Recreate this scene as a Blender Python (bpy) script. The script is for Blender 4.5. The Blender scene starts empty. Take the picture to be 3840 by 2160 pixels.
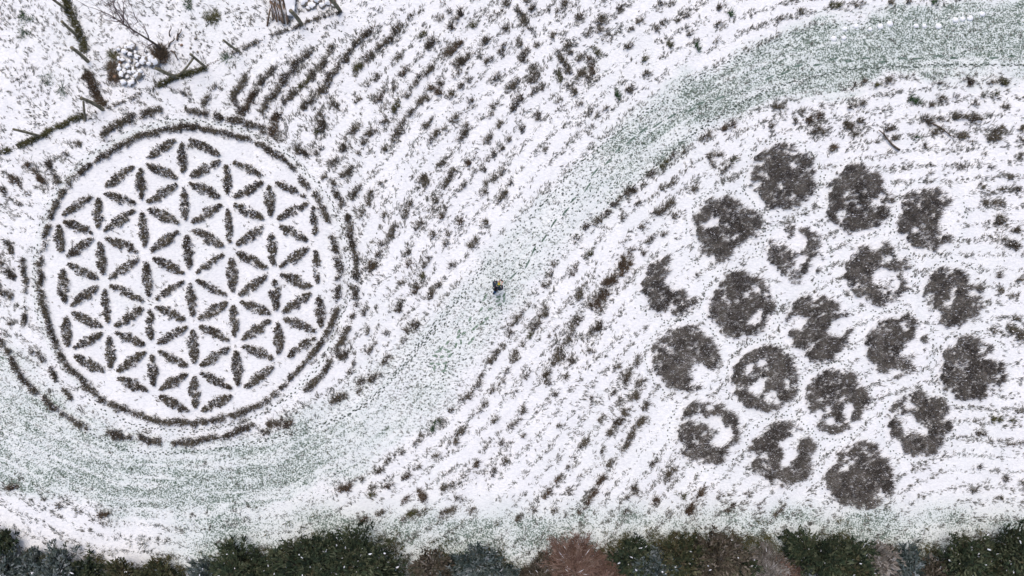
import bpy, bmesh, math, random
import numpy as np
from mathutils import Vector, Matrix
# ---------------------------------------------------------------- scene, camera, light
S = bpy.context.scene
COL = S.collection
K = 44.414                      # traced units per metre
CAMH = 39.0
def W(x, y): return ((x-1288.0)/K, (724.5-y)/K)
cam_d = bpy.data.cameras.new('camera'); cam = bpy.data.objects.new('camera', cam_d); COL.objects.link(cam)
cam.location = (0, 0, CAMH); cam.rotation_euler = (0, 0, 0)
cam_d.sensor_width = 36; cam_d.lens = 36*CAMH/58.0; cam_d.clip_end = 2000
S.camera = cam
wd = bpy.data.worlds.new("World"); S.world = wd; wd.use_nodes = True
nt = wd.node_tree; sky = nt.nodes.new('ShaderNodeTexSky'); sky.sky_type = 'NISHITA'; sky.sun_disc = False
SUN_EL, SUN_AZ = math.radians(62), math.radians(-18)
sky.sun_elevation = SUN_EL; sky.sun_rotation = SUN_AZ; sky.air_density = 1.0; sky.dust_density = 5.0; sky.ozone_density = 1.0
bg = nt.nodes['Background']; bg.inputs[1].default_value = 0.15
nt.links.new(sky.outputs[0], bg.inputs[0])
sd = bpy.data.lights.new('sun', 'SUN'); sd.energy = 0.9; sd.angle = math.radians(50); sd.color = (1.0, 0.94, 0.86)
sun = bpy.data.objects.new('sun', sd); COL.objects.link(sun)
dv = Vector((math.cos(SUN_EL)*math.sin(SUN_AZ), math.cos(SUN_EL)*math.cos(SUN_AZ), math.sin(SUN_EL)))
sun.rotation_euler = dv.to_track_quat('Z', 'Y').to_euler(); sun.location = dv*60
S.view_settings.view_transform = 'Standard'; S.view_settings.look = 'None'; S.view_settings.gamma = 1.0
S.view_settings.exposure = 0.05
rng = np.random.default_rng(7); random.seed(7)
# ---------------------------------------------------------------- helpers
def tag(o, label=None, cat=None, group=None, kind=None):
    if label: o['label'] = label
    if cat: o['category'] = cat
    if group: o['group'] = group
    if kind: o['kind'] = kind
    return o
def link(name, me, mat=None, parent=None, loc=None):
    o = bpy.data.objects.new(name, me); COL.objects.link(o)
    if mat is not None and me is not None and not me.materials: me.materials.append(mat)
    if parent is not None: o.parent = parent
    if loc is not None: o.location = loc
    return o
def empty(name, loc, rz=0): 
    o = bpy.data.objects.new(name, None); COL.objects.link(o); o.location = loc; o.rotation_euler = (0, 0, rz)
    o.empty_display_size = 0.2; return o
def raw_mesh(name, V, loops, starts, attr=None, smooth=False):
    me = bpy.data.meshes.new(name)
    me.vertices.add(len(V)); me.vertices.foreach_set('co', np.ascontiguousarray(V, dtype=np.float32).ravel())
    me.loops.add(len(loops)); me.loops.foreach_set('vertex_index', np.asarray(loops, dtype=np.int32))
    me.polygons.add(len(starts)); me.polygons.foreach_set('loop_start', np.asarray(starts, dtype=np.int32))
    me.update(calc_edges=True)
    if attr is not None:
        for k, v in attr.items():
            v = np.asarray(v, dtype=np.float32)
            if v.ndim == 1:
                a = me.attributes.new(k, 'FLOAT', 'POINT'); a.data.foreach_set('value', v)
            else:
                a = me.attributes.new(k, 'FLOAT_COLOR', 'POINT'); a.data.foreach_set('color', v.ravel())
    if smooth: me.polygons.foreach_set('use_smooth', np.ones(len(starts), dtype=bool))
    return me
def blade_arrays(B, T, w, arch, tint):
    """leaf / stalk strips: base B, tip T, width w, mid point raised by arch"""
    n = len(B); d = T-B
    side = np.stack([-d[:, 1], d[:, 0], np.zeros(n)], 1)
    ln = np.linalg.norm(side, axis=1, keepdims=True)
    side = np.where(ln < 1e-4, np.array([[1., 0, 0]]), side/np.maximum(ln, 1e-6))
    sw = side*(np.asarray(w)[:, None]*0.5)
    M = B*0.45+T*0.55; M[:, 2] += arch
    V = np.stack([B-sw*0.7, B+sw*0.7, M-sw, M+sw, T], 1).reshape(-1, 3)
    return V, np.repeat(tint, 5)
def blade_mesh(name, V, tint):
    n = len(V)//5
    pat = np.array([0, 1, 3, 2, 2, 3, 4]); loops = (np.arange(n)[:, None]*5+pat[None]).ravel()
    st = (np.arange(n)[:, None]*7+np.array([0, 4])[None]).ravel()
    return raw_mesh(name, V, loops, st, {'tint': tint})
class NT:
    def __init__(s, name):
        s.m = bpy.data.materials.new(name); s.m.use_nodes = True; s.t = s.m.node_tree; s.N = s.t.nodes; s.L = s.t.links
        s.b = s.N['Principled BSDF']; s.b.inputs['Roughness'].default_value = 0.85
        s.b.inputs['Specular IOR Level'].default_value = 0.25
    def n(s, typ, **kw):
        nd = s.N.new(typ)
        for k, v in kw.items():
            if k in nd.inputs.keys(): 
                if hasattr(v, 'outputs'): s.L.new(v.outputs[0], nd.inputs[k])
                elif hasattr(v, 'is_output'): s.L.new(v, nd.inputs[k])
                else: nd.inputs[k].default_value = v
            else: setattr(nd, k, v)
        return nd
    def math(s, op, a, b=None, c=None, clamp=False):
        nd = s.N.new('ShaderNodeMath'); nd.operation = op; nd.use_clamp = clamp
        for i, v in enumerate((a, b, c)):
            if v is None: continue
            if isinstance(v, (int, float)): nd.inputs[i].default_value = v
            else: s.L.new(v.outputs[0] if hasattr(v, 'outputs') else v, nd.inputs[i])
        return nd.outputs[0]
    def mix(s, f, a, b):
        nd = s.N.new('ShaderNodeMix'); nd.data_type = 'RGBA'
        for sock, v in ((nd.inputs[0], f), (nd.inputs[6], a), (nd.inputs[7], b)):
            if isinstance(v, (int, float)): sock.default_value = v
            elif isinstance(v, tuple): sock.default_value = (*v, 1)
            else: s.L.new(v, sock)
        return nd.outputs[2]
    def ramp(s, fac, stops, interp='LINEAR'):
        nd = s.N.new('ShaderNodeValToRGB'); cr = nd.color_ramp; cr.interpolation = interp
        while len(cr.elements) < len(stops): cr.elements.new(0.5)
        for e, (p, c) in zip(cr.elements, stops): e.position = p; e.color = (*c, 1)
        s.L.new(fac, nd.inputs[0]); return nd.outputs[0]
    def smooth(s, v, lo, hi):
        nd = s.N.new('ShaderNodeMapRange'); nd.interpolation_type = 'SMOOTHSTEP'
        s.L.new(v, nd.inputs[0])
        for i, q in ((1, lo), (2, hi)):
            if isinstance(q, (int, float)): nd.inputs[i].default_value = q
            else: s.L.new(q, nd.inputs[i])
        return nd.outputs[0]
SNOW = (0.80, 0.83, 0.90)
# plant materials: colour by a per-leaf tint value; the very end of the ramp is snow caught on a leaf
def plant_mat(name, cols, snow=0.93):
    t = NT(name); a = t.N.new('ShaderNodeAttribute'); a.attribute_name = 'tint'
    n = len(cols); st = [(snow*i/(n-1)*0.97, c) for i, c in enumerate(cols)]
    c = t.ramp(a.outputs[2], st)
    f = t.math('GREATER_THAN', a.outputs[2], snow)
    t.L.new(t.mix(f, c, SNOW), t.b.inputs['Base Color'])
    return t.m
PM = {
 'k': plant_mat('lavender_foliage', [(.034, .027, .021), (.064, .052, .038), (.11, .095, .080), (.078, .068, .038), (.17, .15, .13)], .90),
 'b': plant_mat('rusty_foliage', [(.042, .029, .020), (.078, .055, .038), (.12, .09, .065), (.07, .058, .035)], .95),
 'o': plant_mat('olive_foliage', [(.035, .036, .015), (.070, .070, .028), (.11, .10, .05), (.05, .06, .02)], .94),
 'g': plant_mat('green_foliage', [(.012, .035, .012), (.025, .065, .022), (.05, .09, .035), (.03, .05, .03)], .95),
 'r': plant_mat('round_bed_foliage', [(.032, .028, .025), (.075, .068, .062), (.16, .148, .142), (.10, .093, .075), (.27, .255, .25)], .93),
 's': plant_mat('dead_grass', [(.04, .042, .034), (.075, .075, .062), (.15, .15, .14), (.09, .08, .06), (.28, .28, .27)], .97),
}
def flat_mat(name, c1, c2, scale=6.0, rough=0.8, bump=0.0, snow=None):
    t = NT(name); tc = t.n('ShaderNodeTexCoord'); no = t.n('ShaderNodeTexNoise', Scale=scale, Detail=5.0)
    t.L.new(tc.outputs['Object'], no.inputs['Vector'])
    c = t.mix(t.smooth(no.outputs[0], .35, .65), c1, c2)
    if snow is not None:
        g = t.n('ShaderNodeNewGeometry'); sx = t.n('ShaderNodeSeparateXYZ'); t.L.new(g.outputs['Normal'], sx.inputs[0])
        n2 = t.n('ShaderNodeTexNoise', Scale=scale*0.6, Detail=3.0); t.L.new(tc.outputs['Object'], n2.inputs['Vector'])
        v = t.math('ADD', sx.outputs[2], t.math('MULTIPLY', t.math('SUBTRACT', n2.outputs[0], .5), 1.1))
        c = t.mix(t.smooth(v, snow, snow+.12), c, SNOW)
    t.L.new(c, t.b.inputs['Base Color']); t.b.inputs['Roughness'].default_value = rough
    if bump:
        bp = t.n('ShaderNodeBump', Strength=bump, Distance=0.02); t.L.new(no.outputs[0], bp.inputs['Height']); t.L.new(bp.outputs[0], t.b.inputs['Normal'])
    return t.m
def vnoise(x, y, freq, seed):
    r = np.random.default_rng(seed); G = r.random((256, 256))
    u = x*freq+1000.3; v = y*freq+1000.7
    i = np.floor(u).astype(int); j = np.floor(v).astype(int); fu = u-i; fv = v-j
    fu = fu*fu*(3-2*fu); fv = fv*fv*(3-2*fv)
    i0 = i % 256; i1 = (i+1) % 256; j0 = j % 256; j1 = (j+1) % 256
    return (G[i0, j0]*(1-fu)+G[i1, j0]*fu)*(1-fv)+(G[i0, j1]*(1-fu)+G[i1, j1]*fu)*fv
def gz(x, y):
    """height of the snow surface"""
    x = np.asarray(x, float); y = np.asarray(y, float)
    return .05*np.sin(x*.31+.6)*np.cos(y*.27)+.03*np.sin(x*.83+y*.55)+.02*np.sin(1.7*x-1.2*y+1.)
def seg_dist(px, py, pts):
    """distance of points to a polyline and arclength parameter index"""
    best = np.full(np.shape(px), 1e9); par = np.zeros(np.shape(px)); sgn = np.zeros(np.shape(px))
    for k in range(len(pts)-1):
        ax, ay = pts[k][:2]; bx, by = pts[k+1][:2]; dx, dy = bx-ax, by-ay; L = dx*dx+dy*dy+1e-9
        t = np.clip(((px-ax)*dx+(py-ay)*dy)/L, 0, 1)
        qx = ax+t*dx; qy = ay+t*dy; d = np.hypot(px-qx, py-qy)
        m = d < best; best = np.where(m, d, best); par = np.where(m, k+t, par)
    return best, par
ORD = ['first', 'second', 'third', 'fourth', 'fifth', 'sixth', 'seventh', 'eighth', 'ninth', 'tenth', 'eleventh', 'twelfth']
# ---------------------------------------------------------------- traced plan of the field
# clumps: region origin and scale, then (x1,y1,x2,y2,width[,colour])
REG = {'A': (563.5, 0, 4.0), 'B': (1207.5, 0, 4.0), 'C': (1932, 0, 4.0), 'D': (563.5, 362.2, 4.0), 'E': (1207.5, 362.2, 4.0),
       'F': (831.8, 724.5, 4.0), 'G': (1207.5, 724.5, 4.0), 'H': (831.8, 1033, 2.261), 'I': (1341.6, 1033, 2.261),
       'J': (2039.3, 335.4, 4.5), 'K': (2039.3, 637.3, 4.5), 'L': (2039.3, 939.2, 4.5), 'M': (0, 268.3, 2.5714), 'N': (0, 737.9, 2.5714),
       'P': (0, 0, 3.6)}
CL = {
'A': "215,790,90,960,70;100,980,160,1110,60;330,930,200,1120,75,b;510,700,360,850,55;850,560,720,640,75;720,690,610,780,80;610,850,480,990,80;440,1030,390,1130,75;1020,570,980,680,65;1100,480,1050,560,45;930,690,890,790,65;740,900,640,1010,80;830,830,830,835,80,o;1500,300,1350,450,75;1300,500,1220,620,70;1140,700,1090,720,100;1060,790,1020,900,75;980,920,830,1090,80;1760,280,1710,350,75;1690,400,1530,510,50;1500,580,1440,620,70;1380,690,1330,720,75,o;1080,1060,1140,1080,80;1000,1170,1000,1290,85;940,1330,950,1340,50,o;530,1180,500,1330,110,b;600,1380,620,1420,80;1830,700,1790,760,50,b;1700,850,1720,900,55,b;1450,860,1460,880,60;1550,1010,1540,1030,60,b;1340,1020,1345,1030,50;1540,790,1545,800,40,o;1620,930,1625,940,45;1380,1260,1310,1340,60;1480,1340,1420,1440,70;1200,1430,1220,1440,70;2380,160,2310,280,75;2150,410,2060,490,65;2370,450,2220,570,75,b;2560,510,2360,650,70;2100,680,2050,740,60;1960,800,1965,805,55;1900,860,1905,870,60;1860,950,1850,960,60;1750,1060,1730,1110,80,o;2190,820,2195,830,60;2100,890,2180,940,80,b;2040,1000,1960,1050,70;1890,1150,1930,1110,60;1800,1230,1760,1320,80;1720,1380,1710,1390,60;1610,1220,1620,1220,65;2350,740,2350,760,55;2300,960,2270,990,60;2390,870,2395,880,55;2470,800,2475,810,40;2480,1020,2485,1030,45;2040,1280,2050,1280,50;2300,1200,2320,1200,65;2200,1300,2130,1370,60;2450,1300,2400,1390,75;2090,1190,2100,1190,40;2080,1410,2090,1410,50;2530,250,2540,260,60,o;2010,350,2015,360,50,o;1740,580,1760,590,50;1700,640,1710,650,35;2210,30,2215,35,40,o;2190,180,2195,180,40,o;2260,120,2265,120,35;1880,180,1885,185,35",
'B': "230,60,270,40,50;130,160,135,165,50;520,70,530,90,70;400,140,450,200,100;200,130,205,135,45;860,50,800,110,60;690,90,700,95,40,o;990,170,1000,180,60;1220,200,1200,280,95;1300,390,1310,400,75;1100,330,1110,340,35;1400,90,1400,100,45,o;510,290,540,320,45;740,350,750,360,60;250,280,255,300,60;390,400,400,430,50;100,390,20,470,65;240,450,245,455,45;210,520,220,525,45;490,500,460,600,65;570,460,575,465,40;880,470,900,520,70;760,530,810,590,75;1160,500,1190,550,45,o;1010,600,1020,610,60;870,660,910,720,70;1110,600,1130,720,60,b;1060,760,1130,780,90;980,820,990,825,50;790,750,800,790,60,o;540,700,540,790,95;640,880,650,900,45;400,820,310,890,65;90,620,95,630,60;170,780,165,790,60;420,1000,350,1100,75;540,940,545,950,60;150,1050,155,1070,55;110,1160,120,1170,40,o;200,1250,220,1260,60;430,1290,435,1310,50,o;900,880,950,930,60;810,1000,820,1010,45;1000,1050,1005,1055,50;1100,1140,1105,1140,40;1180,1170,1185,1175,30;570,1150,600,1200,45;1640,610,1645,620,55,o;1510,460,1515,480,65;1700,740,1680,770,50;1520,860,1510,920,65;1370,900,1400,1000,33,g;1600,220,1610,225,50,o;1520,300,1522,300,35,g;1770,300,1780,305,50;1850,230,1855,235,35;2060,150,2065,155,55;1980,210,1985,215,35;2420,60,2425,70,60;2390,250,2395,255,50;2380,400,2385,405,50;1900,430,1910,460,45,o;2160,460,2200,500,40,g;2110,350,2115,355,40;2510,150,2510,160,50,g;1240,1100,1245,1100,35;1000,1250,1005,1255,35;90,1400,100,1410,80;280,1400,285,1400,40,g;2480,1290,2500,1260,90,b;2270,1380,2275,1390,70;1920,40,1925,45,40;1800,40,1805,45,35;470,20,475,25,35,g",
'C': "665,50,670,55,75,o;900,55,905,60,45,b;330,140,330,145,45,g;110,200,100,215,55,b;1220,30,1225,30,50,g;1410,20,1415,25,35,g;1660,20,1665,25,50,g;790,900,800,905,80;1110,850,1115,860,50,o;1220,810,1225,815,60;960,820,965,820,30;60,1080,65,1085,60;130,1070,135,1075,50;330,1130,335,1135,40,g;270,1230,275,1240,40,g;470,1170,440,1190,105,b;820,1060,930,1050,60;1680,830,1690,835,55;1980,790,2060,830,75;2280,830,2280,850,45;2400,850,2340,790,55,o;2200,960,2210,965,90,o;1740,1000,1750,1005,55;1880,970,1885,975,40,g;1430,1000,1520,1040,40,g;1630,1060,1635,1065,40;2080,1050,2085,1055,40;2400,1080,2405,1085,45;470,1320,480,1325,85;580,1320,585,1325,45;780,1260,870,1340,85;920,1220,925,1225,55;940,1350,945,1355,50;1220,1290,1225,1300,80;1260,1390,1265,1390,35,g;1560,1190,1630,1230,75;1750,1200,1755,1205,50;1900,1180,2110,1200,75;1700,1310,1710,1320,85;1480,1380,1485,1385,55,g;1960,1380,1970,1390,85;2330,1310,2240,1400,85;2530,1300,2535,1305,65;20,1270,25,1275,50",
'D': "740,40,830,140,75;960,70,955,80,55;1220,20,1230,50,95;1380,70,1385,75,55;1090,190,1100,195,80;1280,250,1270,270,80;1650,30,1655,35,60;1190,320,1195,325,45;1010,330,1020,345,45;1100,400,1110,440,50;1350,440,1280,530,60;1460,590,1490,510,58;1380,710,1385,715,50,o;1610,720,1605,730,40;1430,1240,1490,1220,105,b;1570,400,1575,405,35;2020,350,2020,460,75;2180,200,2185,205,60;2490,160,2500,180,85,b;2300,290,2230,420,70;2160,550,2165,555,90;2080,650,2085,655,70;1880,600,1880,610,60;1820,700,1820,705,60;1720,840,1725,845,60;1680,940,1685,945,65;2200,720,2205,725,60,b;2380,790,2382,795,58,b;1960,800,1965,830,65;1600,1000,1605,1005,50;1580,1090,1585,1095,55;2100,900,2105,905,60;2260,900,2265,900,38,o;2240,1000,2245,1005,45;2500,980,2510,985,85;1830,1090,1850,1100,50;1880,1200,1885,1200,50,b;2050,1190,2060,1195,70;2000,1330,2000,1340,55,o;1770,1400,1775,1405,40,g;2280,1230,2285,1235,45;2400,440,2400,445,40,b;1930,1420,1940,1425,55;2150,1420,2155,1425,55",
'E': "1850,200,1855,205,72,o;1690,310,1700,320,72;2400,100,2305,140,38;2305,140,2340,220,38;2470,240,2475,245,72;2540,170,2545,175,50,o;1920,400,1925,405,48,o;1500,470,1350,600,72;1250,700,1260,705,68;1180,780,1080,830,68;2050,70,2060,75,50;1950,110,1955,110,38;1640,410,1645,410,35;1590,600,1595,605,50;1830,440,1835,445,45;1930,580,1790,690,68;1640,810,1645,815,62,b;970,970,975,975,72;1100,1120,1095,1130,70,o;950,1280,955,1290,60,b;680,1410,685,1415,62;750,1200,752,1205,33,g;690,1320,692,1325,48;1430,745,1432,747,38,o;1520,1100,1420,1190,72,b;1400,1290,1450,1250,125,b;1280,1400,1380,1340,95,b;1440,980,1445,985,45;1720,960,1725,965,58;1840,910,1845,915,45;1640,1100,1645,1105,38,g;1050,1410,1055,1415,38;1950,730,1955,735,45,o;2160,450,2165,450,45,b;120,130,125,135,50;210,60,215,65,50,o;60,410,65,415,38,g;40,500,45,505,50;140,360,145,365,60;230,270,235,275,58;240,520,190,600,65;30,800,35,805,78;660,60,662,65,38;310,390,312,395,38;30,260,32,262,40",
'F': "860,20,865,25,68,b;1030,40,990,100,58;710,150,700,210,68;820,380,815,420,105;350,220,355,225,65;360,440,365,445,42,o;550,450,552,455,38;440,580,450,580,45,o;370,640,375,642,42;570,710,572,715,68;190,640,130,700,75;230,780,200,840,52;480,880,300,960,52;290,1020,300,1030,55;130,1100,20,1160,100;730,540,740,545,42;1970,190,1972,195,58;1920,260,1925,265,72;1800,380,1795,400,55;1860,350,1862,355,42;1800,470,1802,475,48;2150,240,2100,290,68;2090,380,2080,390,88;2010,470,2012,475,58,o;1690,640,1620,740,58;1860,660,1840,740,68;1950,560,1952,565,42;1730,580,1732,585,35,g;1770,840,1765,850,48;1970,880,1965,885,42;1710,950,1715,955,68;1480,970,1475,980,55;1490,900,1492,905,33;1400,1070,1410,1070,65;1310,1130,1305,1140,42;1550,1170,1552,1180,50;1460,1270,1465,1270,55;1210,1220,1215,1225,33;1620,1040,1622,1042,42;1860,1050,1862,1055,48;1090,1345,1095,1340,48,g;1010,1420,1015,1420,52,g;1340,1420,1345,1425,58;2200,490,2202,495,38;2250,410,2252,415,48",
'G': "1000,30,980,100,68;1230,60,1150,170,125,b;1000,320,920,400,68;900,490,905,495,58;860,560,800,620,75;800,690,880,720,80;720,750,725,755,68;660,850,660,920,85;1200,370,1080,480,75;1580,700,1582,705,38;1560,760,1565,765,55;1360,790,1365,790,45;1490,850,1450,960,62;1620,950,1570,1060,72;1330,1070,1332,1075,55;1400,1130,1405,1135,50;1510,1100,1512,1105,48;1690,1170,1640,1210,42;1460,1250,1390,1340,78;1640,1310,1540,1410,58;1340,1420,1345,1422,58;1250,1280,1230,1300,42;1110,1130,1105,1140,42,o;440,1240,445,1245,58;380,1330,382,1335,42;150,1320,152,1325,48;1090,640,1130,635,38;920,760,925,765,45;860,890,862,895,42,g;750,1070,755,1070,42,g;310,1390,312,1395,45;780,1390,782,1395,35,g",
'H': "150,390,155,388,28,b;110,430,60,455,40,b;280,340,282,342,28,b;320,280,325,280,25,o;230,430,232,432,20,b;240,470,245,470,33,o;330,420,335,420,38,b;430,370,425,375,42,b;490,320,492,322,24;430,500,432,502,38,b;400,240,410,235,18;490,185,495,185,32;590,65,595,65,28,g;510,140,512,142,18,g;690,180,692,182,38;740,120,720,140,28;590,260,592,262,28;880,210,880,220,28;770,350,765,355,55,b;820,310,822,312,38,b;500,450,540,520,42,b;450,580,520,570,36,o;290,580,295,582,36;410,610,412,612,22;180,620,185,620,42,b;640,590,645,590,45;690,560,692,562,26,o;800,570,802,572,26,o;640,440,700,410,26;990,290,992,285,32;920,360,925,355,32;720,500,722,500,24,g;970,180,972,182,24;1090,140,1092,145,22;1070,610,1075,610,32;1150,570,1152,570,22;1440,190,1442,185,45",
'I': "520,30,480,60,32;600,60,500,230,30;430,120,435,120,26;290,190,270,210,32;220,260,222,262,20;140,390,138,395,32,b;70,480,75,475,42,b;200,450,205,470,20;400,380,380,400,38,b;430,300,432,302,36;350,450,310,510,32,b;270,570,275,568,36,b;120,560,122,562,28;590,470,580,440,32;680,520,685,520,38,b;530,500,532,500,20;530,570,532,572,22,b;680,290,685,285,28;790,330,750,390,36;820,470,850,490,26,o;970,430,880,570,36,b;1050,490,1052,492,22,o;1210,470,1212,472,28;1140,530,1100,570,26;1390,570,1395,570,42;760,580,762,582,22;390,220,392,222,18;260,370,262,372,14;190,325,192,326,16;1280,540,1282,540,22",
'J': "240,170,245,175,80,b;880,210,885,215,45;1280,130,1280,150,48,g;1700,380,1705,385,48;2010,380,2015,385,40;2240,500,2245,505,48,g;1930,620,1935,625,52,g;2150,640,2155,645,55;2300,640,2340,650,50;1960,800,1965,805,55,g;2080,800,2160,800,65;2100,1000,2200,1040,90;2290,1100,2295,1110,90;1980,1170,1990,1175,55;2200,1220,2330,1260,90;1720,60,1725,65,55;1800,90,1805,95,55;2050,60,2055,65,75;2400,80,2405,85,48;1350,460,1355,460,40,g;1350,360,1355,360,33,g;1960,250,1965,252,33,g;2360,240,2365,242,38,g",
'K': "2120,250,2125,255,48;2160,430,2165,435,55,g;2370,290,2375,292,48;2300,490,2320,500,60;2330,730,2335,735,45;2050,880,2060,900,45,g;2260,860,2380,950,120",
'L': "2080,520,2085,525,85,o;2280,520,2285,525,65,o;2380,430,2385,435,75;1910,680,1930,690,75;2080,770,2085,775,75;2230,810,2400,770,62,b;1910,1060,1915,1065,45;1800,1320,1850,1330,48;2120,1400,2140,1410,50;2200,1190,2240,1200,42;2380,1230,2385,1235,38",
'M': "520,240,522,242,32;430,310,435,312,24;200,390,310,500,38,b;320,370,380,470,36;90,460,130,500,42,b;180,560,185,562,26;20,540,60,590,33;120,630,122,632,22;30,850,90,940,30;10,1010,90,1090,42;0,1180,60,1230,42",
'N': "70,200,72,202,20,g;60,1255,100,1250,45,b;380,1370,382,1372,28;280,1320,282,1322,22;510,1400,515,1400,22;640,1430,680,1430,40,b;1770,850,1850,850,60,b;1720,900,1725,902,45;200,370,205,372,30;20,250,25,255,22",
'P': "1890,880,1850,950,48;1930,800,1935,805,40;1660,840,1700,860,28;1740,1320,1745,1322,34",
}
CLUMPS = []
for k, s in CL.items():
    ox, oy, sc = REG[k]
    for e in s.split(';'):
        p = e.split(','); c = p[5] if len(p) > 5 else 'k'; v = [float(q) for q in p[:5]]
        CLUMPS.append((ox+v[0]/sc, oy+v[1]/sc, ox+v[2]/sc, oy+v[3]/sc, v[4]/sc, c))
# petals
NODES = {-3: [(146, 552), (155, 655), (165, 780), (172, 885)],
 -2: [(250, 482), (250, 592), (262, 710), (275, 829), (280, 944)],
 -1: [(354, 408), (357, 518), (369, 640), (379, 764), (384, 874), (387, 988)],
 0: [(458, 343), (463, 454), (470, 570), (480, 695), (487, 812), (491, 930), (492, 1042)],
 1: [(570, 398), (574, 505), (582, 628), (588, 752), (594, 863), (602, 986)],
 2: [(678, 451), (682, 560), (690, 683), (698, 795), (706, 908)],
 3: [(788, 505), (794, 612), (800, 729), (812, 838)]}
COLN = ['leftmost', 'second', 'third', 'middle', 'fifth', 'sixth', 'rightmost']
PET = []
for c in range(-3, 4):
    n = NODES[c]
    for i in range(len(n)-1):
        PET.append((n[i], n[i+1], f"upright petal-shaped bed, {ORD[i]} from the top in the {COLN[c+3]} column of the flower"))
for c in range(-3, 3):
    a, b = NODES[c], NODES[c+1]; up = []; dn = []
    if c < 0:
        for i in range(len(a)): up.append((a[i], b[i])); dn.append((a[i], b[i+1]))
    else:
        for i in range(len(b)): dn.append((a[i], b[i])); up.append((a[i+1], b[i]))
    for arr, w in ((up, 'rising'), (dn, 'falling')):
        for i, (p, q) in enumerate(arr):
            PET.append((p, q, f"petal bed {w} rightwards, {ORD[i]} down between {COLN[c+3]} and {COLN[c+4]} flower columns"))
WEAK = {(574, 505, 582, 628): .7, (678, 451, 570, 398): .75, (570, 398, 678, 451): .75, (678, 451, 788, 505): .7, (470, 570, 574, 505): 1.05,
        (369, 640, 480, 695): .95, (480, 695, 582, 628): .75, (379, 764, 480, 695): .75, (379, 764, 384, 874): .7, (480, 695, 588, 752): .8, (794, 612, 800, 729): .75, (788, 505, 794, 612): .75}
# rings: polylines
RIN = [(447,321),(490,321),(537,327),(580,338),(622,350),(668,373),(712,400),(748,434),(778,474),(805,506),(828,556),(844,618),(852,692),(848,750),(836,813),(813,851),(786,890),(758,925),(712,975),(680,1000),(642,1022),(610,1035),(576,1045),(540,1056),(498,1063),(460,1066),(428,1063),(396,1058),(362,1049),(328,1037),(296,1022),(268,1008),(241,991),(220,970),(202,948),(183,928),(167,909),(150,880),(136,851),(125,823),(117,796),(108,765),(103,735),(100,700),(101,657),(103,628),(109,599),(118,578),(128,556),(136,532),(144,512),(162,482),(183,455),(208,430),(233,408),(262,390),(292,373),(320,358),(350,342),(380,333),(408,327),(447,321)]
IN_SEG = [(0, 4, 'just right of twelve o\'clock'), (4, 8, 'at one o\'clock'), (8.4, 10, 'at two o\'clock'), (10.6, 12.2, 'at three o\'clock'), (12.5, 16, 'at half past three'), (15.1, 19, 'between four and five'), (19.1, 23.2, 'at half past five'), (23.4, 28, 'at six o\'clock'), (28.1, 30.6, 'just past six'), (30.9, 36, 'at seven o\'clock'), (36, 42, 'at eight o\'clock'), (42, 47.6, 'at nine o\'clock'), (48.2, 51.2, 'at half past nine'), (51.5, 55.6, 'at half past ten'), (55.7, 61, 'just left of twelve o\'clock')]
ROUT = [(408,276),(380,284),(350,292),(315,305),(280,319),(257,338)], [(467,279),(500,284),(525,288)], [(535,292),(583,300),(620,308),(653,318),(672,330)], [(846,478),(858,500),(870,530),(880,566),(887,600),(893,640),(896,680),(897,710)], [(896,718),(893,760),(884,800),(868,840),(852,872)], [(850,878),(832,910),(812,938),(790,960),(770,985)], [(640,1066),(600,1084),(560,1096),(520,1104),(470,1113),(436,1115)], [(405,1108),(380,1110),(352,1100)], [(330,1102),(300,1092),(272,1086)], [(183,1004),(168,988),(160,978)], [(145,958),(132,935),(124,922)], [(113,908),(100,886)], [(66,812),(60,770)], [(68,735),(60,690),(58,650)]
OUT_L = ['thick outer ring hedge stretch at eleven o\'clock below the fence', 'thin outer ring hedge stretch at twelve o\'clock', 'outer ring hedge stretch at one o\'clock', 'outer ring hedge stretch from two to three o\'clock', 'outer ring hedge stretch just past three o\'clock, beside the rusty bush', 'outer ring hedge stretch at four o\'clock', 'outer ring hedge stretch from five to six o\'clock', 'ragged outer ring hedge stretch just past six o\'clock', 'short outer ring hedge stretch at half past six', 'small outer ring hedge stretch at seven o\'clock', 'outer ring hedge stretch at half past seven', 'short outer ring hedge stretch at eight o\'clock', 'broken outer ring hedge stretch at half past eight', 'broken outer ring hedge stretch at nine o\'clock']
OUTER2 = [[(-8,850),(8,866),(20,890)], [(28,900),(50,936),(70,965),(97,991)], [(98,992),(120,1012),(146,1032)], [(155,1038),(187,1060),(222,1080)]]
OUT2_L = ['brown hedge stretch at the left photo edge above the snowy green path', 'brown hedge stretch bordering the green path, second from the left photo edge', 'thick brown hedge stretch bordering the green path, left of the flower rings', 'brown hedge stretch ending below the flower rings at seven o\'clock']
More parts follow.
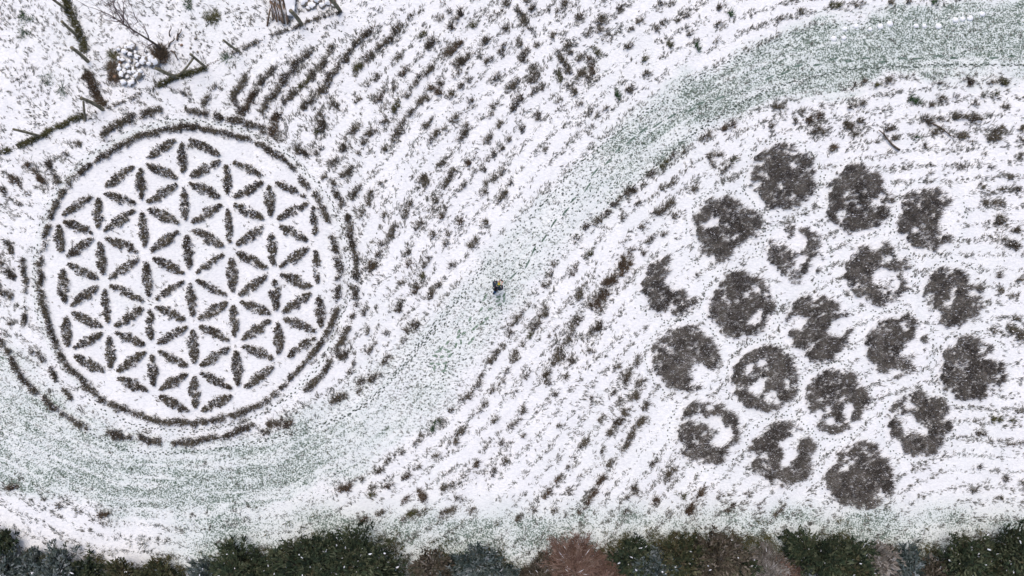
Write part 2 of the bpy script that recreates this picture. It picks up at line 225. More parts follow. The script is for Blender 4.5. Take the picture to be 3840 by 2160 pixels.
# round beds: centre, radius, bare patches (dx,dy,r), density, label
BEDS = [
(1967,447,80,[(-3,22,9),(22,57,6),(-60,15,10)],1.0,'dense round brown bed, topmost left of the round beds, tiny snow slit in middle'),
(2155,503,82,[(-45,40,13),(48,5,11),(60,-8,9)],1.0,'dense round brown bed below the fallen branch, snow slit at its left'),
(1825,575,80,[(45,62,30),(62,38,18),(20,75,15),(-38,-12,14),(20,20,10)],1.0,'round brown bed with snow bite out of its lower right, nearest the path bend'),
(2335,550,78,[(50,15,34),(70,-30,22),(75,35,20),(30,-48,8),(22,45,8),(30,80,12)],.95,'C-shaped round bed beside the right edge, open snow on its right'),
(2003,640,70,[(0,-28,26),(-45,-40,22),(48,20,18),(10,15,14),(30,60,16)],.55,'sparsest thin round bed, below the two topmost dense beds'),
(2203,690,76,[(18,5,26),(25,-35,14),(40,30,14),(-5,-65,10),(55,-60,14)],.85,'round bed with tall snow hole right of its centre, below the dense upper pair'),
(1685,720,70,[(30,-20,38),(58,5,26),(15,-60,20),(65,-50,26),(-5,50,0)],.9,'leftmost round bed, mostly snow in its upper right half'),
(1862,768,80,[(15,-30,8),(45,25,13),(18,45,8),(70,40,10)],.95,'dense round brown bed, second in the slanting row from the left, snow flecked'),
(2393,745,72,[(45,-5,12),(-55,25,12),(-45,50,16),(50,-40,12)],1.0,'dense round bed at far right, third down on that side'),
(2055,825,80,[(-58,-10,20),(50,0,24),(70,-10,20),(70,-55,14),(-45,60,14)],.95,'round bed in the middle of the group, notched with snow both sides'),
(1722,900,80,[(32,38,26),(48,52,22),(20,62,14),(72,40,12),(52,-62,14)],1.0,'round bed at left with oval snow hole at lower right, below the leftmost bed'),
(2255,870,76,[(40,5,22),(62,35,26),(15,20,10),(60,-40,18),(40,70,8)],.85,'ragged round bed with snowy right side, between centre bed and right edge'),
(1922,955,80,[(-15,22,22),(15,40,24),(-40,-30,14),(32,58,12),(-10,-45,12),(50,20,8)],.85,'round bed ring with snow-filled middle, below the flecked bed'),
(2443,930,80,[(25,-52,14),(55,-30,14),(-12,-10,8),(70,-60,14)],1.0,'round bed at far right with upward snow slits, above the curl of hedge'),
(2100,1010,78,[(-42,30,12),(-55,48,12),(30,22,14),(-20,50,10),(55,58,14)],.9,'round bed lower centre with slanting snow gaps at its lower left'),
(1776,1087,78,[(20,-22,22),(38,15,26),(5,-12,12),(-25,-32,12),(62,45,14),(8,-62,8)],.85,'round bed at lower left of the group, broken by several snow holes'),
(2310,1065,78,[(-30,-12,16),(-8,12,18),(-28,22,10),(15,20,10),(-22,-45,10)],.9,'round bed with crescent of snow inside its left half, lower right'),
(1966,1142,80,[(15,-22,24),(22,2,22),(10,22,12),(48,-50,16),(-50,20,8)],.95,'horseshoe round bed opening upward right, bottom row left of the last bed'),
(2162,1200,82,[(10,-28,8),(-45,-20,6),(35,40,6)],.95,'lowest round bed, evenly brown, just above the evergreen hedge trees'),
]
TRK = [(2720,90,110,.62),(2450,92,108,.60),(2250,105,98,.56),(2050,150,88,.52),(1900,200,82,.46),(1750,270,82,.46),(1620,360,82,.42),(1500,460,82,.36),(1400,560,82,.30),(1300,660,85,.26),(1200,780,90,.28),(1120,880,100,.28),(1020,990,108,.30),(880,1090,108,.36),(700,1180,100,.48),(500,1205,100,.54),(300,1195,105,.52),(120,1120,120,.44),(-20,1040,165,.42),(-140,1000,200,.40)]
# ---------------------------------------------------------------- ground with its masks
FX = np.arange(-31, 31.01, 0.1); FY = np.arange(-18.5, 18.51, 0.1)
def ext(a):
    s = np.array([1, 3, 7, 15, 35, 80, 180.]); return np.concatenate([a[0]-s[::-1], a, a[-1]+s])
gx, gy = ext(FX), ext(FY); X, Y = np.meshgrid(gx, gy); Z = gz(X, Y)
TX = X*K+1288; TY = 724.5-Y*K      # traced units
def track(tx, ty):
    d, p = seg_dist(tx, ty, TRK); p = np.clip(p, 0, len(TRK)-1.001); i = p.astype(int); f = p-i
    A = np.array(TRK); hw = A[i, 2]*(1-f)+A[i+1, 2]*f; g = A[i, 3]*(1-f)+A[i+1, 3]*f
    return d/hw, g, p
td, tg, tp = track(TX, TY)
def signed(tx, ty):
    d, p = seg_dist(tx, ty, TRK); i = np.clip(p, 0, len(TRK)-1.001).astype(int); A = np.array(TRK)
    cr = (A[i+1, 0]-A[i, 0])*(ty-A[i, 1])-(A[i+1, 1]-A[i, 1])*(tx-A[i, 0]); return d*np.sign(cr)
SD = signed(TX, TY)
def rowdir(x, y):
    e = 6.0; q = signed(np.array([x+e, x-e, x, x]), np.array([y, y, y+e, y-e])); gx_, gy_ = q[0]-q[1], q[2]-q[3]; L = math.hypot(gx_, gy_)+1e-6
    return -gy_/L, gx_/L
NC = []
for c in CLUMPS:
    x1, y1, x2, y2, w, k = c
    if math.hypot(x2-x1, y2-y1) < w*.6:
        ux, uy = rowdir((x1+x2)/2, (y1+y2)/2); l = w*.42; cx, cy = (x1+x2)/2, (y1+y2)/2
        if k != 'g': c = (cx-ux*l, cy-uy*l, cx+ux*l, cy+uy*l, w*.72, k)
    NC.append(c)
CLUMPS = NC
def rowmod(sd, x, y):
    ph = (sd+(vnoise(x, y, .35, 61)-.5)*26+(vnoise(x, y, 1.1, 62)-.5)*9)/39.0
    return np.clip(.5+.5*np.cos(2*np.pi*ph), 0, 1)**2.2
ROWS = rowmod(SD, X, Y)
wob = (vnoise(X, Y, .5, 3)-.5)*.5+(vnoise(X, Y, 1.6, 4)-.5)*.3
core = 1-np.clip((td+wob-.72)/.42, 0, 1)
TRACKMASK = core
mott = .75+.30*vnoise(X, Y, .5, 9)+.25*vnoise(X, Y, 1.7, 10)
streak = .62+.85*vnoise(SD*.16, tp*1.3, 1.0, 71)*(.6+.8*vnoise(SD*.05, tp*4, 1.0, 72)); PATCH = np.clip(vnoise(X, Y, .45, 73)-.58, 0, 1)*1.3
R = core*tg*mott*streak+core*PATCH*.5
band = lambda y0, y1: np.clip((TY-y0)/(y1-y0), 0, 1)
R = np.maximum(R, band(1230, 1310)*(.42+.45*vnoise(X, Y, .7, 11)**1.5)*np.clip((TX-330)/200, 0, 1))
R = np.maximum(R, .12*(vnoise(X, Y, .25, 12) > .62)*vnoise(X, Y, .8, 13))
# trodden ring paths and the hexagon paths round the beds
dr, _ = seg_dist(TX, TY, [(479+392*math.cos(a), 694-388*math.sin(a)) for a in np.linspace(0, 2*math.pi, 41)])
ang = np.arctan2(694-TY, TX-479)
R = np.maximum(R, np.clip(1-dr/17, 0, 1)*(.16+.14*(np.cos(ang-2.6) > .2)))
for b in BEDS:
    d = np.abs(np.hypot(TX-b[0], TY-b[1])-(b[2]+18)); R = np.maximum(R, np.clip(1-d/12, 0, 1)*.13)
inflower = np.hypot(TX-479, TY-694) < 365
inbeds = np.zeros_like(TX)
SP = .30+.30*vnoise(X, Y, .3, 21)+.15*vnoise(X, Y, 1.2, 22)
SP = np.where(td > 1.05, SP*.40+.85*ROWS*(.35+.9*vnoise(X, Y, .7, 23)), SP); SP = np.where(inflower, .42, SP); ringb = (np.hypot(TX-479, (TY-694)*1.01) > 372) & (np.hypot(TX-479, TY-694) < 425); SP = np.where(ringb, .62, SP); SP = SP+.12; SP = np.where((TY < 390-.5*TX) & (TX < 900), .45+.3*vnoise(X, Y, .8, 24), SP)
wedge = (TY < 385-.42*TX+20*0) & (TX < 900); SP = np.where(wedge & (TY < 395-.52*TX), SP*.8+.05, SP)
SP = np.maximum(SP, band(1050, 1320)*.6)
SP = np.where((td < 1.0), SP+.22, SP)
B = np.zeros_like(X)
def stamp(x1, y1, x2, y2, w, amt=1.0, soft=.35):
    r = w/2*(1+soft)+6
    i0 = np.searchsorted(gx, W(min(x1, x2)-r, 0)[0]); i1 = np.searchsorted(gx, W(max(x1, x2)+r, 0)[0])
    j0 = np.searchsorted(gy, W(0, max(y1, y2)+r)[1]); j1 = np.searchsorted(gy, W(0, min(y1, y2)-r)[1])
    if i1 <= i0 or j1 <= j0: return
    sx, sy = TX[j0:j1, i0:i1], TY[j0:j1, i0:i1]; d, _ = seg_dist(sx, sy, [(x1, y1), (x2, y2)])
    v = amt*(1-np.clip((d-w*.5*(1-soft))/(w*soft), 0, 1)); B[j0:j1, i0:i1] = np.maximum(B[j0:j1, i0:i1], v)
for c in CLUMPS:
    stamp(*c[:4], c[4]*1.1, amt=.46, soft=.95)
HALO = B.copy(); B[:] = 0
for c in CLUMPS: stamp(*c[:4], c[4]*1.9, amt=1.0, soft=.9)
HALO2 = B.copy(); SP = np.maximum(SP, SP*.5+B*.55); B[:] = HALO
for p, q, l in PET:
    x1, y1, x2, y2 = p[0]*.76+q[0]*.24, p[1]*.76+q[1]*.24, p[0]*.24+q[0]*.76, p[1]*.24+q[1]*.76
    stamp(x1, y1, x2, y2, 17*WEAK.get((*p, *q), 1), .56, .8)
for a, b, l in IN_SEG:
    n = max(2, int((b-a)*2)); t = np.linspace(a, b, n)
    P = [tuple(np.array(RIN[int(u) % 60])*(1-u % 1)+np.array(RIN[min(int(u)+1, len(RIN)-1)])*(u % 1)) for u in t]
    for k in range(n-1): stamp(*P[k], *P[k+1], 18, .54, .9)
for L in list(ROUT)+list(OUTER2):
    for k in range(len(L)-1): stamp(*L[k], *L[k+1], 20, .54, .9)
def bed_mask(tx, ty, b, seed):
    dx, dy = tx-b[0], ty-b[1]; d = np.hypot(dx, dy); a = np.arctan2(dy, dx)
    rr = b[2]*(1+.05*np.sin(3*a+seed)+.04*np.sin(7*a+2*seed)); wr = (vnoise(tx/K, ty/K, 1.8, seed+140)-.5)*16+(vnoise(tx/K, ty/K, 4.5, seed+170)-.5)*12; m = 1-np.clip((d+wr-rr*.92)/(rr*.13), 0, 1)
    wn = (vnoise(tx/K, ty/K, 2.2, seed+40)-.5)*16
    for hx, hy, hr in b[3]:
        # holes are stretched along the blow of the stalks (up to the right)
        ex, ey = dx-hx, dy-hy; u = (ex*.85-ey*.5)/1.15; v = (ex*.5+ey*.85)*1.15
        m = np.minimum(m, np.clip((np.hypot(u, v)+wn-hr*.92)/5, 0, 1))
    return m
for k, b in enumerate(BEDS):
    m = bed_mask(TX, TY, b, k); B = np.maximum(B, m*(.06+.38*vnoise(X, Y, 2.2, 90+k))*b[4]); inbeds = np.maximum(inbeds, m)
FENCE = [(-20, 396), (0, 385), (103, 344), (165, 310), (215, 288), (275, 272), (400, 215), (444, 194), (517, 165), (580, 135), (600, 128)]
FENCE2 = [(160, -15), (185, 50), (205, 95), (215, 130)], [(215, 185), (235, 215), (250, 245), (262, 275)]
for k in range(len(FENCE)-1): stamp(*FENCE[k], *FENCE[k+1], 12, .6 if k < 4 or k > 6 else .35, .6)
for L in FENCE2:
    for k in range(len(L)-1): stamp(*L[k], *L[k+1], 30, .42, .95)
R = np.where(B > .4, R*.4, R)
mask = np.stack([np.clip(R, 0, .60), np.clip(B, 0, 1), np.clip(SP, 0, 1), np.ones_like(R)], -1)
t = NT('snowy_ground'); at = t.N.new('ShaderNodeAttribute'); at.attribute_name = 'mask'
sp = t.n('ShaderNodeSeparateColor'); t.L.new(at.outputs[0], sp.inputs[0])
tc = t.n('ShaderNodeTexCoord'); ob = tc.outputs['Object']
def noise(scale, detail, rough=.55, dist=0.0, rot=None, sc=None):
    n = t.n('ShaderNodeTexNoise', Scale=scale, Detail=detail, Roughness=rough, Distortion=dist)
    if rot is not None:
        mp = t.n('ShaderNodeMapping'); mp.inputs['Rotation'].default_value = (0, 0, rot); mp.inputs['Scale'].default_value = sc
        t.L.new(ob, mp.inputs[0]); t.L.new(mp.outputs[0], n.inputs['Vector'])
    else: t.L.new(ob, n.inputs['Vector'])
    return n.outputs[0]
nf = noise(12.0, 4, .62, .4); nb = noise(2.6, 4, .6); ns = noise(5.0, 5, .70, .6, math.radians(-35), (1.0, 1.9, 1)); nc = noise(22, 3); nm = noise(.6, 3)
snow = t.mix(t.smooth(nm, .35, .65), (.83, .85, .885), (.88, .89, .91))
snow = t.mix(t.smooth(ns, .42, .62), snow, (.74, .76, .80))
thin = t.math('MULTIPLY', sp.outputs[0], .62)
snow = t.mix(thin, snow, (.41, .55, .50))
grass = t.mix(t.smooth(nc, .4, .6), (.04, .085, .052), (.13, .175, .15))
thr = t.math('SUBTRACT', .70, t.math('MULTIPLY', sp.outputs[0], .42))
fg = t.smooth(t.math('ADD', t.math('MULTIPLY', nf, .75), t.math('MULTIPLY', nb, .25)), thr, t.math('ADD', thr, .10))
c = t.mix(t.math('MULTIPLY', fg, .9), snow, grass)
th2 = t.math('SUBTRACT', .715, t.math('MULTIPLY', sp.outputs[2], .21))
fs = t.smooth(t.math('ADD', t.math('MULTIPLY', ns, .7), t.math('MULTIPLY', nf, .3)), th2, t.math('ADD', th2, .07))
c = t.mix(t.math('MULTIPLY', fs, .8), c, t.mix(t.smooth(nb, .45, .6), (.10, .125, .105), (.15, .135, .125)))
# litter and soil left bare under the plants
soil = t.mix(t.smooth(nc, .4, .62), (.045, .034, .026), (.16, .145, .13))
bb = t.math('ADD', sp.outputs[1], t.math('MULTIPLY', t.math('SUBTRACT', t.math('ADD', t.math('MULTIPLY', ns, .5), t.math('MULTIPLY', nf, .5)), .5), 2.6))
fb = t.smooth(bb, .50, .68)
c = t.mix(fb, c, soil)
t.L.new(c, t.b.inputs['Base Color']); t.b.inputs['Roughness'].default_value = .9
bp = t.n('ShaderNodeBump', Strength=.5, Distance=.05); t.L.new(t.math('ADD', ns, t.math('MULTIPLY', nf, .5)), bp.inputs['Height']); t.L.new(bp.outputs[0], t.b.inputs['Normal'])
GM = t.m
ny, nx = X.shape; idx = np.arange(ny*nx).reshape(ny, nx)
Q = np.stack([idx[:-1, :-1], idx[:-1, 1:], idx[1:, 1:], idx[1:, :-1]], -1)
def sheet(name, q, dz):
    q = q.reshape(-1, 4); used, inv = np.unique(q.ravel(), return_inverse=True)
    V = np.stack([X.ravel()[used], Y.ravel()[used], Z.ravel()[used]+dz], 1)
    me = raw_mesh(name, V, inv, np.arange(len(q))*4, {'mask': mask.reshape(-1, 4)[used]}, smooth=True)
    return tag(link(name, me, GM), kind='structure')
sheet('ground', Q, 0)
cm = TRACKMASK > .35; qm = cm[:-1, :-1] & cm[1:, :-1] & cm[:-1, 1:] & cm[1:, 1:]
sheet('path', Q[qm], .004)
def P3(x, y, dz=0.0):
    a, b = W(x, y); return Vector((a, b, float(gz(a, b))+dz))
# ---------------------------------------------------------------- plants
def tuft_blades(px, py, rad, hgt, nl, ns_, lw=.045, sw=.015, stalk=1.8, bias=(0.35, 0.25), sn=.04):
    """low leaves and longer thin stalks for tufts at px,py (metres)"""
    px = np.asarray(px); n = len(px); out = []
    base = np.stack([px, py, gz(px, py)], 1)
    for cnt, w, ln, zl, ar, isst in ((nl, lw, 1.0, .55, .35, 0), (ns_, sw, stalk, 1.0, .15, 1)):
        if cnt == 0: continue
        m = n*cnt; b = np.repeat(base, cnt, 0); r = np.repeat(rad, cnt); h = np.repeat(hgt, cnt)
        a = rng.uniform(0, 2*np.pi, m); q = np.sqrt(rng.random(m))*r*.75
        b[:, 0] += np.cos(a)*q; b[:, 1] += np.sin(a)*q; b[:, 2] += h*rng.uniform(0, .55, m)*(1-isst)
        a2 = a+rng.normal(0, .9, m); L = r*ln*rng.uniform(.5, 1.2, m)
        T = b+np.stack([np.cos(a2)*L+bias[0]*L*isst, np.sin(a2)*L+bias[1]*L*isst, h*zl*rng.uniform(.15, 1.0, m)], 1)
        tint = np.clip(np.repeat(np.clip((vnoise(px, py, 2.6, 55)-.5)*1.3+.28+rng.normal(0, .1, n), 0, .55), cnt)+rng.random(m)*.40, 0, .88)
        tint = np.where(rng.random(m) < sn*(1-.5*isst), 1.0, tint)
        out.append(blade_arrays(b, T, w*rng.uniform(.6, 1.3, m), h*ar*rng.uniform(.2, 1, m), tint))
    return np.concatenate([o[0] for o in out]), np.concatenate([o[1] for o in out])
def plant_obj(name, V, tint, origin, mat, parent=None):
    V = V-np.array(origin)[None]; me = blade_mesh(name, V, tint); o = link(name, me, mat, parent); o.location = origin
    return o
def fill_capsule(x1, y1, x2, y2, w, sp, dens=1.0):
    """jittered points in a ragged capsule, traced units"""
    r = w/2; L = math.hypot(x2-x1, y2-y1); area = L*w+math.pi*r*r
    n = max(3, int(area/(sp*sp)*dens)); t = rng.random(n*2)
    ux, uy = ((x2-x1)/L, (y2-y1)/L) if L > 0 else (1, 0)
    a = rng.uniform(-r, L+r, n*3); b = rng.normal(0, .42, n*3)*r
    over = np.maximum(0, np.maximum(-a, a-L)); ok = (np.hypot(over, b) < r*(.75+.9*rng.random(n*3)**2)) & (vnoise((x1+ux*a-uy*b)/K, (y1+uy*a+ux*b)/K, 2.6, 15)*.6+vnoise((x1+ux*a-uy*b)/K, (y1+uy*a+ux*b)/K, 5.5, 25)*.4 > .43)
    a, b = a[ok][:n], b[ok][:n]
    wx, wy = x1+ux*a-uy*b, y1+uy*a+ux*b
    b = b+(vnoise(wx/K, wy/K, 1.3, 16)-.5)*w*.45+(vnoise(wx/K, wy/K, 3.1, 17)-.5)*7; a = a+(vnoise(wx/K, wy/K, 2.3, 19)-.5)*14
    ns = max(2, int(L/7)); a = np.concatenate([a, np.linspace(0, L, ns)]); b = np.concatenate([b, rng.normal(0, 1.5, ns)])
    return x1+ux*a-uy*b+rng.normal(0, 1.2, len(a)), y1+uy*a+ux*b+rng.normal(0, 1.2, len(a))
# flower petals
for p, q, lab in PET:
    k = WEAK.get((*p, *q), 1.0)*rng.uniform(.88, 1.1); L = math.hypot(q[0]-p[0], q[1]-p[1]); ux, uy = (q[0]-p[0])/L, (q[1]-p[1])/L
    n = int(92*k); a = rng.uniform(0, 1, n*3); half = 12.0*k*np.sin(np.pi*a)**.8; b = rng.uniform(-1, 1, n*3)*half
    tx_ = p[0]+ux*L*a-uy*b; ty_ = p[1]+uy*L*a+ux*b; gap = vnoise(tx_/K, ty_/K, 5.0, 5)*.6+vnoise(tx_/K, ty_/K, 2.2, 6)*.4 > .28; a, b = a[gap][:n], b[gap][:n]; b = b+(vnoise(tx_/K, ty_/K, 3.5, 7)[gap][:n]-.5)*3.5
    s = .165+.67*a+rng.uniform(-.01, .01); xs = p[0]+ux*L*s-uy*b; ys = p[1]+uy*L*s+ux*b
    mx, my = W(xs, ys); m = len(mx)
    V, ti = tuft_blades(mx, my, rng.uniform(.06, .10, m), rng.uniform(.12, .24, m), 6, 4, .045, .013, 1.7, (.0, .0), .085)
    tag(plant_obj('petal_bed', V, ti, tuple(P3((p[0]+q[0])/2, (p[1]+q[1])/2)), PM['k']), lab, 'flower bed', 'petal-shaped lavender beds of the flower')
def poly_fill(P, w, sp):
    xs, ys = [], []
    for k in range(len(P)-1):
        L = math.hypot(P[k+1][0]-P[k][0], P[k+1][1]-P[k][1]); n = max(2, int(L*w/(sp*sp)))
        t = rng.random(n); b = np.clip(rng.normal(0, .45, n), -1.2, 1.2)*w/2*(.5+.7*vnoise((P[k][0]+t*30)/20, (P[k][1]+t*30)/20, 1.7, 71)); ux, uy = (P[k+1][0]-P[k][0])/L, (P[k+1][1]-P[k][1])/L
        wx, wy = P[k][0]+t*ux*L-uy*b, P[k][1]+t*uy*L+ux*b; keep = vnoise(wx/K, wy/K, 2.0, 77)*.55+vnoise(wx/K, wy/K, 5.0, 78)*.45 > .31; b = b+(vnoise(wx/K, wy/K, 1.6, 79)-.5)*9
        xs.append((P[k][0]+t*ux*L-uy*b)[keep]); ys.append((P[k][1]+t*uy*L+ux*b)[keep])
    return np.concatenate(xs), np.concatenate(ys)
def hedge(P, w, lab, group, mat='k'):
    xs, ys = poly_fill(P, w, 4.4); mx, my = W(xs, ys); m = len(mx)
    V, ti = tuft_blades(mx, my, rng.uniform(.06, .12, m), rng.uniform(.14, .28, m), 5, 5, .04, .013, 2.0, (0, 0), .05)
    c = P[len(P)//2]; tag(plant_obj('curved_hedge', V, ti, tuple(P3(*c)), PM[mat]), lab, 'hedge', group)
def rin(u): i = int(u); f = u-i; a = RIN[i % 60]; b = RIN[min(i+1, 60) % 60]; return (a[0]*(1-f)+b[0]*f, a[1]*(1-f)+b[1]*f)
for a, b, lab in IN_SEG:
    hedge([rin(u) for u in np.linspace(a, b, max(3, int((b-a)*2)+1))], 19 if not 14 < a < 15.2 else 13, 'inner ring hedge stretch '+lab+' round the flower', 'low hedges of the inner ring')
for P, lab in zip(ROUT, OUT_L): hedge(P, 25 if 'thick' in lab or 'ragged' in lab or 'short outer ring hedge stretch at half past six' in lab else 19 if len(P) > 3 else 14, lab, 'low hedges of the outer ring')
for P, lab in zip(OUTER2, OUT2_L): hedge(P, 19, lab, 'low hedges bordering the path')
# round beds
for k, b in enumerate(BEDS):
    n = int(4600*(b[2]/80)**2); r = b[2]*1.08*np.sqrt(rng.random(n)); a = rng.uniform(0, 2*np.pi, n); xs = b[0]+r*np.cos(a); ys = b[1]+r*np.sin(a)
    m = bed_mask(xs, ys, b, k); us = (xs*.88-ys*.47)/K; vs_ = (xs*.47+ys*.88)/K; dn = b[4]*np.clip((vnoise(us*.55, vs_*1.15, 6.0, 60+k)*.55+vnoise(xs/K, ys/K, 2.0, 160+k)*.45-.25)*5, 0, 1.4)
    ok = rng.random(n) < m*np.clip(dn, 0, 1)*.40; mx, my = W(xs[ok], ys[ok]); m = len(mx)
    V, ti = tuft_blades(mx, my, rng.uniform(.05, .085, m), rng.uniform(.12, .30, m), 4, 6, .04, .016, 2.1, (1.2, .55), .05)
    tag(plant_obj('round_bed', V, ti, tuple(P3(b[0], b[1])), PM['r']), b[5], 'flower bed', 'round beds right of the path')
# row clumps
CN = {'k': 'brown', 'b': 'rusty-brown', 'o': 'olive', 'g': 'green'}
def clump_area(c): return (math.hypot(c[2]-c[0], c[3]-c[1])+c[4])*c[4]
CS = sorted(CLUMPS, key=clump_area, reverse=True)
def where(x, y):
    d, g, p = track(np.array([x]), np.array([y])); 
    if x < 100 and y < 900: return 'left of the flower rings'
    if y > 1200 and x < 700: return 'below the snowy green path'
    # side of the path
    i = int(min(p[0], len(TRK)-2)); a, b = TRK[i], TRK[i+1]; cr = (b[0]-a[0])*(y-a[1])-(b[1]-a[1])*(x-a[0])
    return 'left of the green path' if cr > 0 else 'right of the green path'
seen = set(); rest = []
for i, c in enumerate(CS):
    x1, y1, x2, y2, w, kind = c
    xs, ys = fill_capsule(x1, y1, x2, y2, w*1.02, 4.7, .85); mx, my = W(xs, ys); m = len(mx)
    V, ti = tuft_blades(mx, my, rng.uniform(.05, .10, m), rng.uniform(.08, .28, m), 4, 7, .045, .014, 2.6, ((-.35, .4) if (x1+x2)/2 < 1500 and y1 < 900 else (.5, .4)), .07 if kind == 'k' else .03)
    if i >= 300: rest.append((V, ti)); continue
    cx, cy = (x1+x2)/2, (y1+y2)/2; L = math.hypot(x2-x1, y2-y1); ar = clump_area(c)
    size = 'large' if ar > 900 else 'medium' if ar > 350 else 'small'; shp = 'long' if L > w*1.2 else 'round'
    px_, py_ = round(cx/25.76), round(cy/14.49); px_ = min(max(px_, 0), 100); py_ = min(max(py_, 0), 100)
    lab = f"{size} {shp} {CN[kind]} clump {where(cx, cy)}, {px_}% across, {py_}% down"
    if lab in seen: lab = lab.replace('clump', 'plant clump')
    seen.add(lab)
    tag(plant_obj('lavender_clump', V, ti, tuple(P3(cx, cy)), PM[kind]), lab, 'shrub', 'plant clumps in the snowy field')
if rest:
    V = np.concatenate([r[0] for r in rest]); ti = np.concatenate([r[1] for r in rest])
    o = link('small_weeds', blade_mesh('small_weeds', V, ti), PM['k']); tag(o, 'smallest dark weed tufts scattered between the clumps in the snow', 'weeds', kind='stuff')
print('CLUMPS', len(CLUMPS))
# scattered dead grass poking through the snow (uncountable)
def scatter(name, n, prob, mat, rad, hgt, nl, ns_, lab, lw=.02, sw=.012, bias=(.5, .5), stalk=2.0):
    x = rng.uniform(-30.5, 30.5, n); y = rng.uniform(-17.5, 17.5, n); tx, ty = x*K+1288, 724.5-y*K
    ok = rng.random(n) < prob(x, y, tx, ty); x, y = x[ok], y[ok]; m = len(x)
    V, ti = tuft_blades(x, y, rng.uniform(*rad, m), rng.uniform(*hgt, m), nl, ns_, lw, sw, stalk, bias, .02)
    o = link(name, blade_mesh(name, V, ti), PM[mat]); tag(o, lab, 'grass', kind='stuff'); return m
def prob_field(x, y, tx, ty):
    d, g, _ = track(tx, ty); infl = np.hypot(tx-479, ty-694) < 370; v = vnoise(x, y, .6, 31)*vnoise(x, y, 2.1, 32)
    p = np.clip(v*3.0-.25, 0.04, 1); p = np.where(infl, .10, p); p = np.where(d < .9, .12, p)
    bb = np.zeros_like(p)
    for b in BEDS: bb = np.maximum(bb, np.hypot(tx-b[0], ty-b[1]) < b[2]+6)
    return np.where(bb > 0, .12, p)*.75
def strokes(name, n, prob, mat, lab, ln=(.10, .32), w=(.012, .026), per=4):
    x = rng.uniform(-30.5, 30.5, n); y = rng.uniform(-17.5, 17.5, n); tx, ty = x*K+1288, 724.5-y*K
    ok = rng.random(n) < prob(x, y, tx, ty); x, y, tx, ty = x[ok], y[ok], tx[ok], ty[ok]; m = len(x)
    side = 1/(1+np.exp((tx-(1150+.35*(ty-700)))/120)); ang = side*math.radians(122)+(1-side)*math.radians(42)
    ang = ang+(vnoise(x, y, .45, 51)-.5)*1.6+rng.normal(0, .35, m); L = rng.uniform(*ln, m)*np.where(rng.random(m) < .5, .55, 1)
    B_, T_, w_, t_ = [], [], [], []
    for k in range(per):
        ox, oy = rng.normal(0, .035, m), rng.normal(0, .035, m); a = ang+rng.normal(0, .38, m); l = L*rng.uniform(.5, 1.1, m)
        bx, by = x+ox, y+oy; B_.append(np.stack([bx, by, gz(bx, by)], 1)); T_.append(np.stack([bx+np.cos(a)*l, by+np.sin(a)*l, gz(bx, by)+rng.uniform(.02, .10, m)], 1)); w_.append(rng.uniform(*w, m)); t_.append(np.clip(vnoise(x, y, 1.5, 53)*.5+rng.random(m)*.45, 0, .9))
    V, ti = blade_arrays(np.concatenate(B_), np.concatenate(T_), np.concatenate(w_), .03, np.concatenate(t_))
    tag(link(name, blade_mesh(name, V, ti), PM[mat]), lab, 'grass', kind='stuff'); print(name, m)
def prob_rows(x, y, tx, ty):
    i = np.clip(np.searchsorted(gx, x), 0, nx-1); j = np.clip(np.searchsorted(gy, y), 0, ny-1); halo = HALO2[j, i]
    d, g, _ = track(tx, ty); infl = np.hypot(tx-479, ty-694) < 372
    zone = np.where(infl | (d < .85), .03, .22); topleft = (ty < 390-.5*tx) & (tx < 900); zone = np.where(topleft, .34, zone); rmod = np.where(topleft, 1.0, .16+3.4*rowmod(signed(tx, ty), x, y))
    bb = np.zeros_like(x)
    for b in BEDS: bb = np.maximum(bb, np.hypot(tx-b[0], ty-b[1]) < b[2]+8)
    v = np.clip((vnoise(x, y, .8, 31)*.5+vnoise(x, y, 2.4, 32)*.5-.30)*3.2, 0.05, 1)
    return np.clip(np.where(bb > 0, .04, zone*v*rmod+halo*.40*np.where(infl, 0, 1)*(.35+v)), 0, 1)
strokes('dead_grass', 150000, prob_rows, 's', 'thin dark dead grass and stalks poking through the snow')
def prob_green(x, y, tx, ty):
    d, g, _ = track(tx, ty); a = np.clip(1.25-d, 0, 1)*g*1.5*(.25+vnoise(x, y, 1.3, 41))
    return a+.5*np.clip((ty-1290)/70, 0, 1)*np.clip((tx-600)/200, 0, 1)*vnoise(x, y, .9, 42)**2+.008
scatter('green_grass', 52000, prob_green, 'g', (.03, .06), (.03, .07), 3, 2, 'short green grass showing through the thin snow of the path', .03, .014, (.1, .1), 1.4)
# olive grass along the fence lines
def strip(L, w, n, lab, mat):
    xs, ys = poly_fill(L, w, math.sqrt(max(1, w*sum(math.hypot(L[k+1][0]-L[k][0], L[k+1][1]-L[k][1]) for k in range(len(L)-1))/n)))
    mx, my = W(xs, ys); m = len(mx); V, ti = tuft_blades(mx, my, rng.uniform(.05, .10, m), rng.uniform(.08, .22, m), 4, 6, .035, .014, 2.2, (-.1, .1), .05)
    tag(link('grass_strip', blade_mesh('grass_strip', V, ti), PM[mat]), lab, 'grass', kind='stuff')
strip(FENCE[:5], 15, 420, 'matted olive grass along the lower left fence posts', 'o'); strip(FENCE[4:7], 7, 70, 'thin grass line below the fence between the corner posts', 'k')
strip(FENCE[6:9], 14, 220, 'olive brown grass along the fence below the stone heap', 'o'); strip([(580, 135), (640, 108), (700, 85), (765, 60), (860, 30)], 7, 130, 'thin grass line under the upper fence posts', 'k')
for L, lab in zip(FENCE2, ('brown grass patches along the upper side fence', 'matted brown grass along the side fence by the corner post')): strip(list(L), 34, 300, lab, 'b' if 'matted' in lab else 'o')
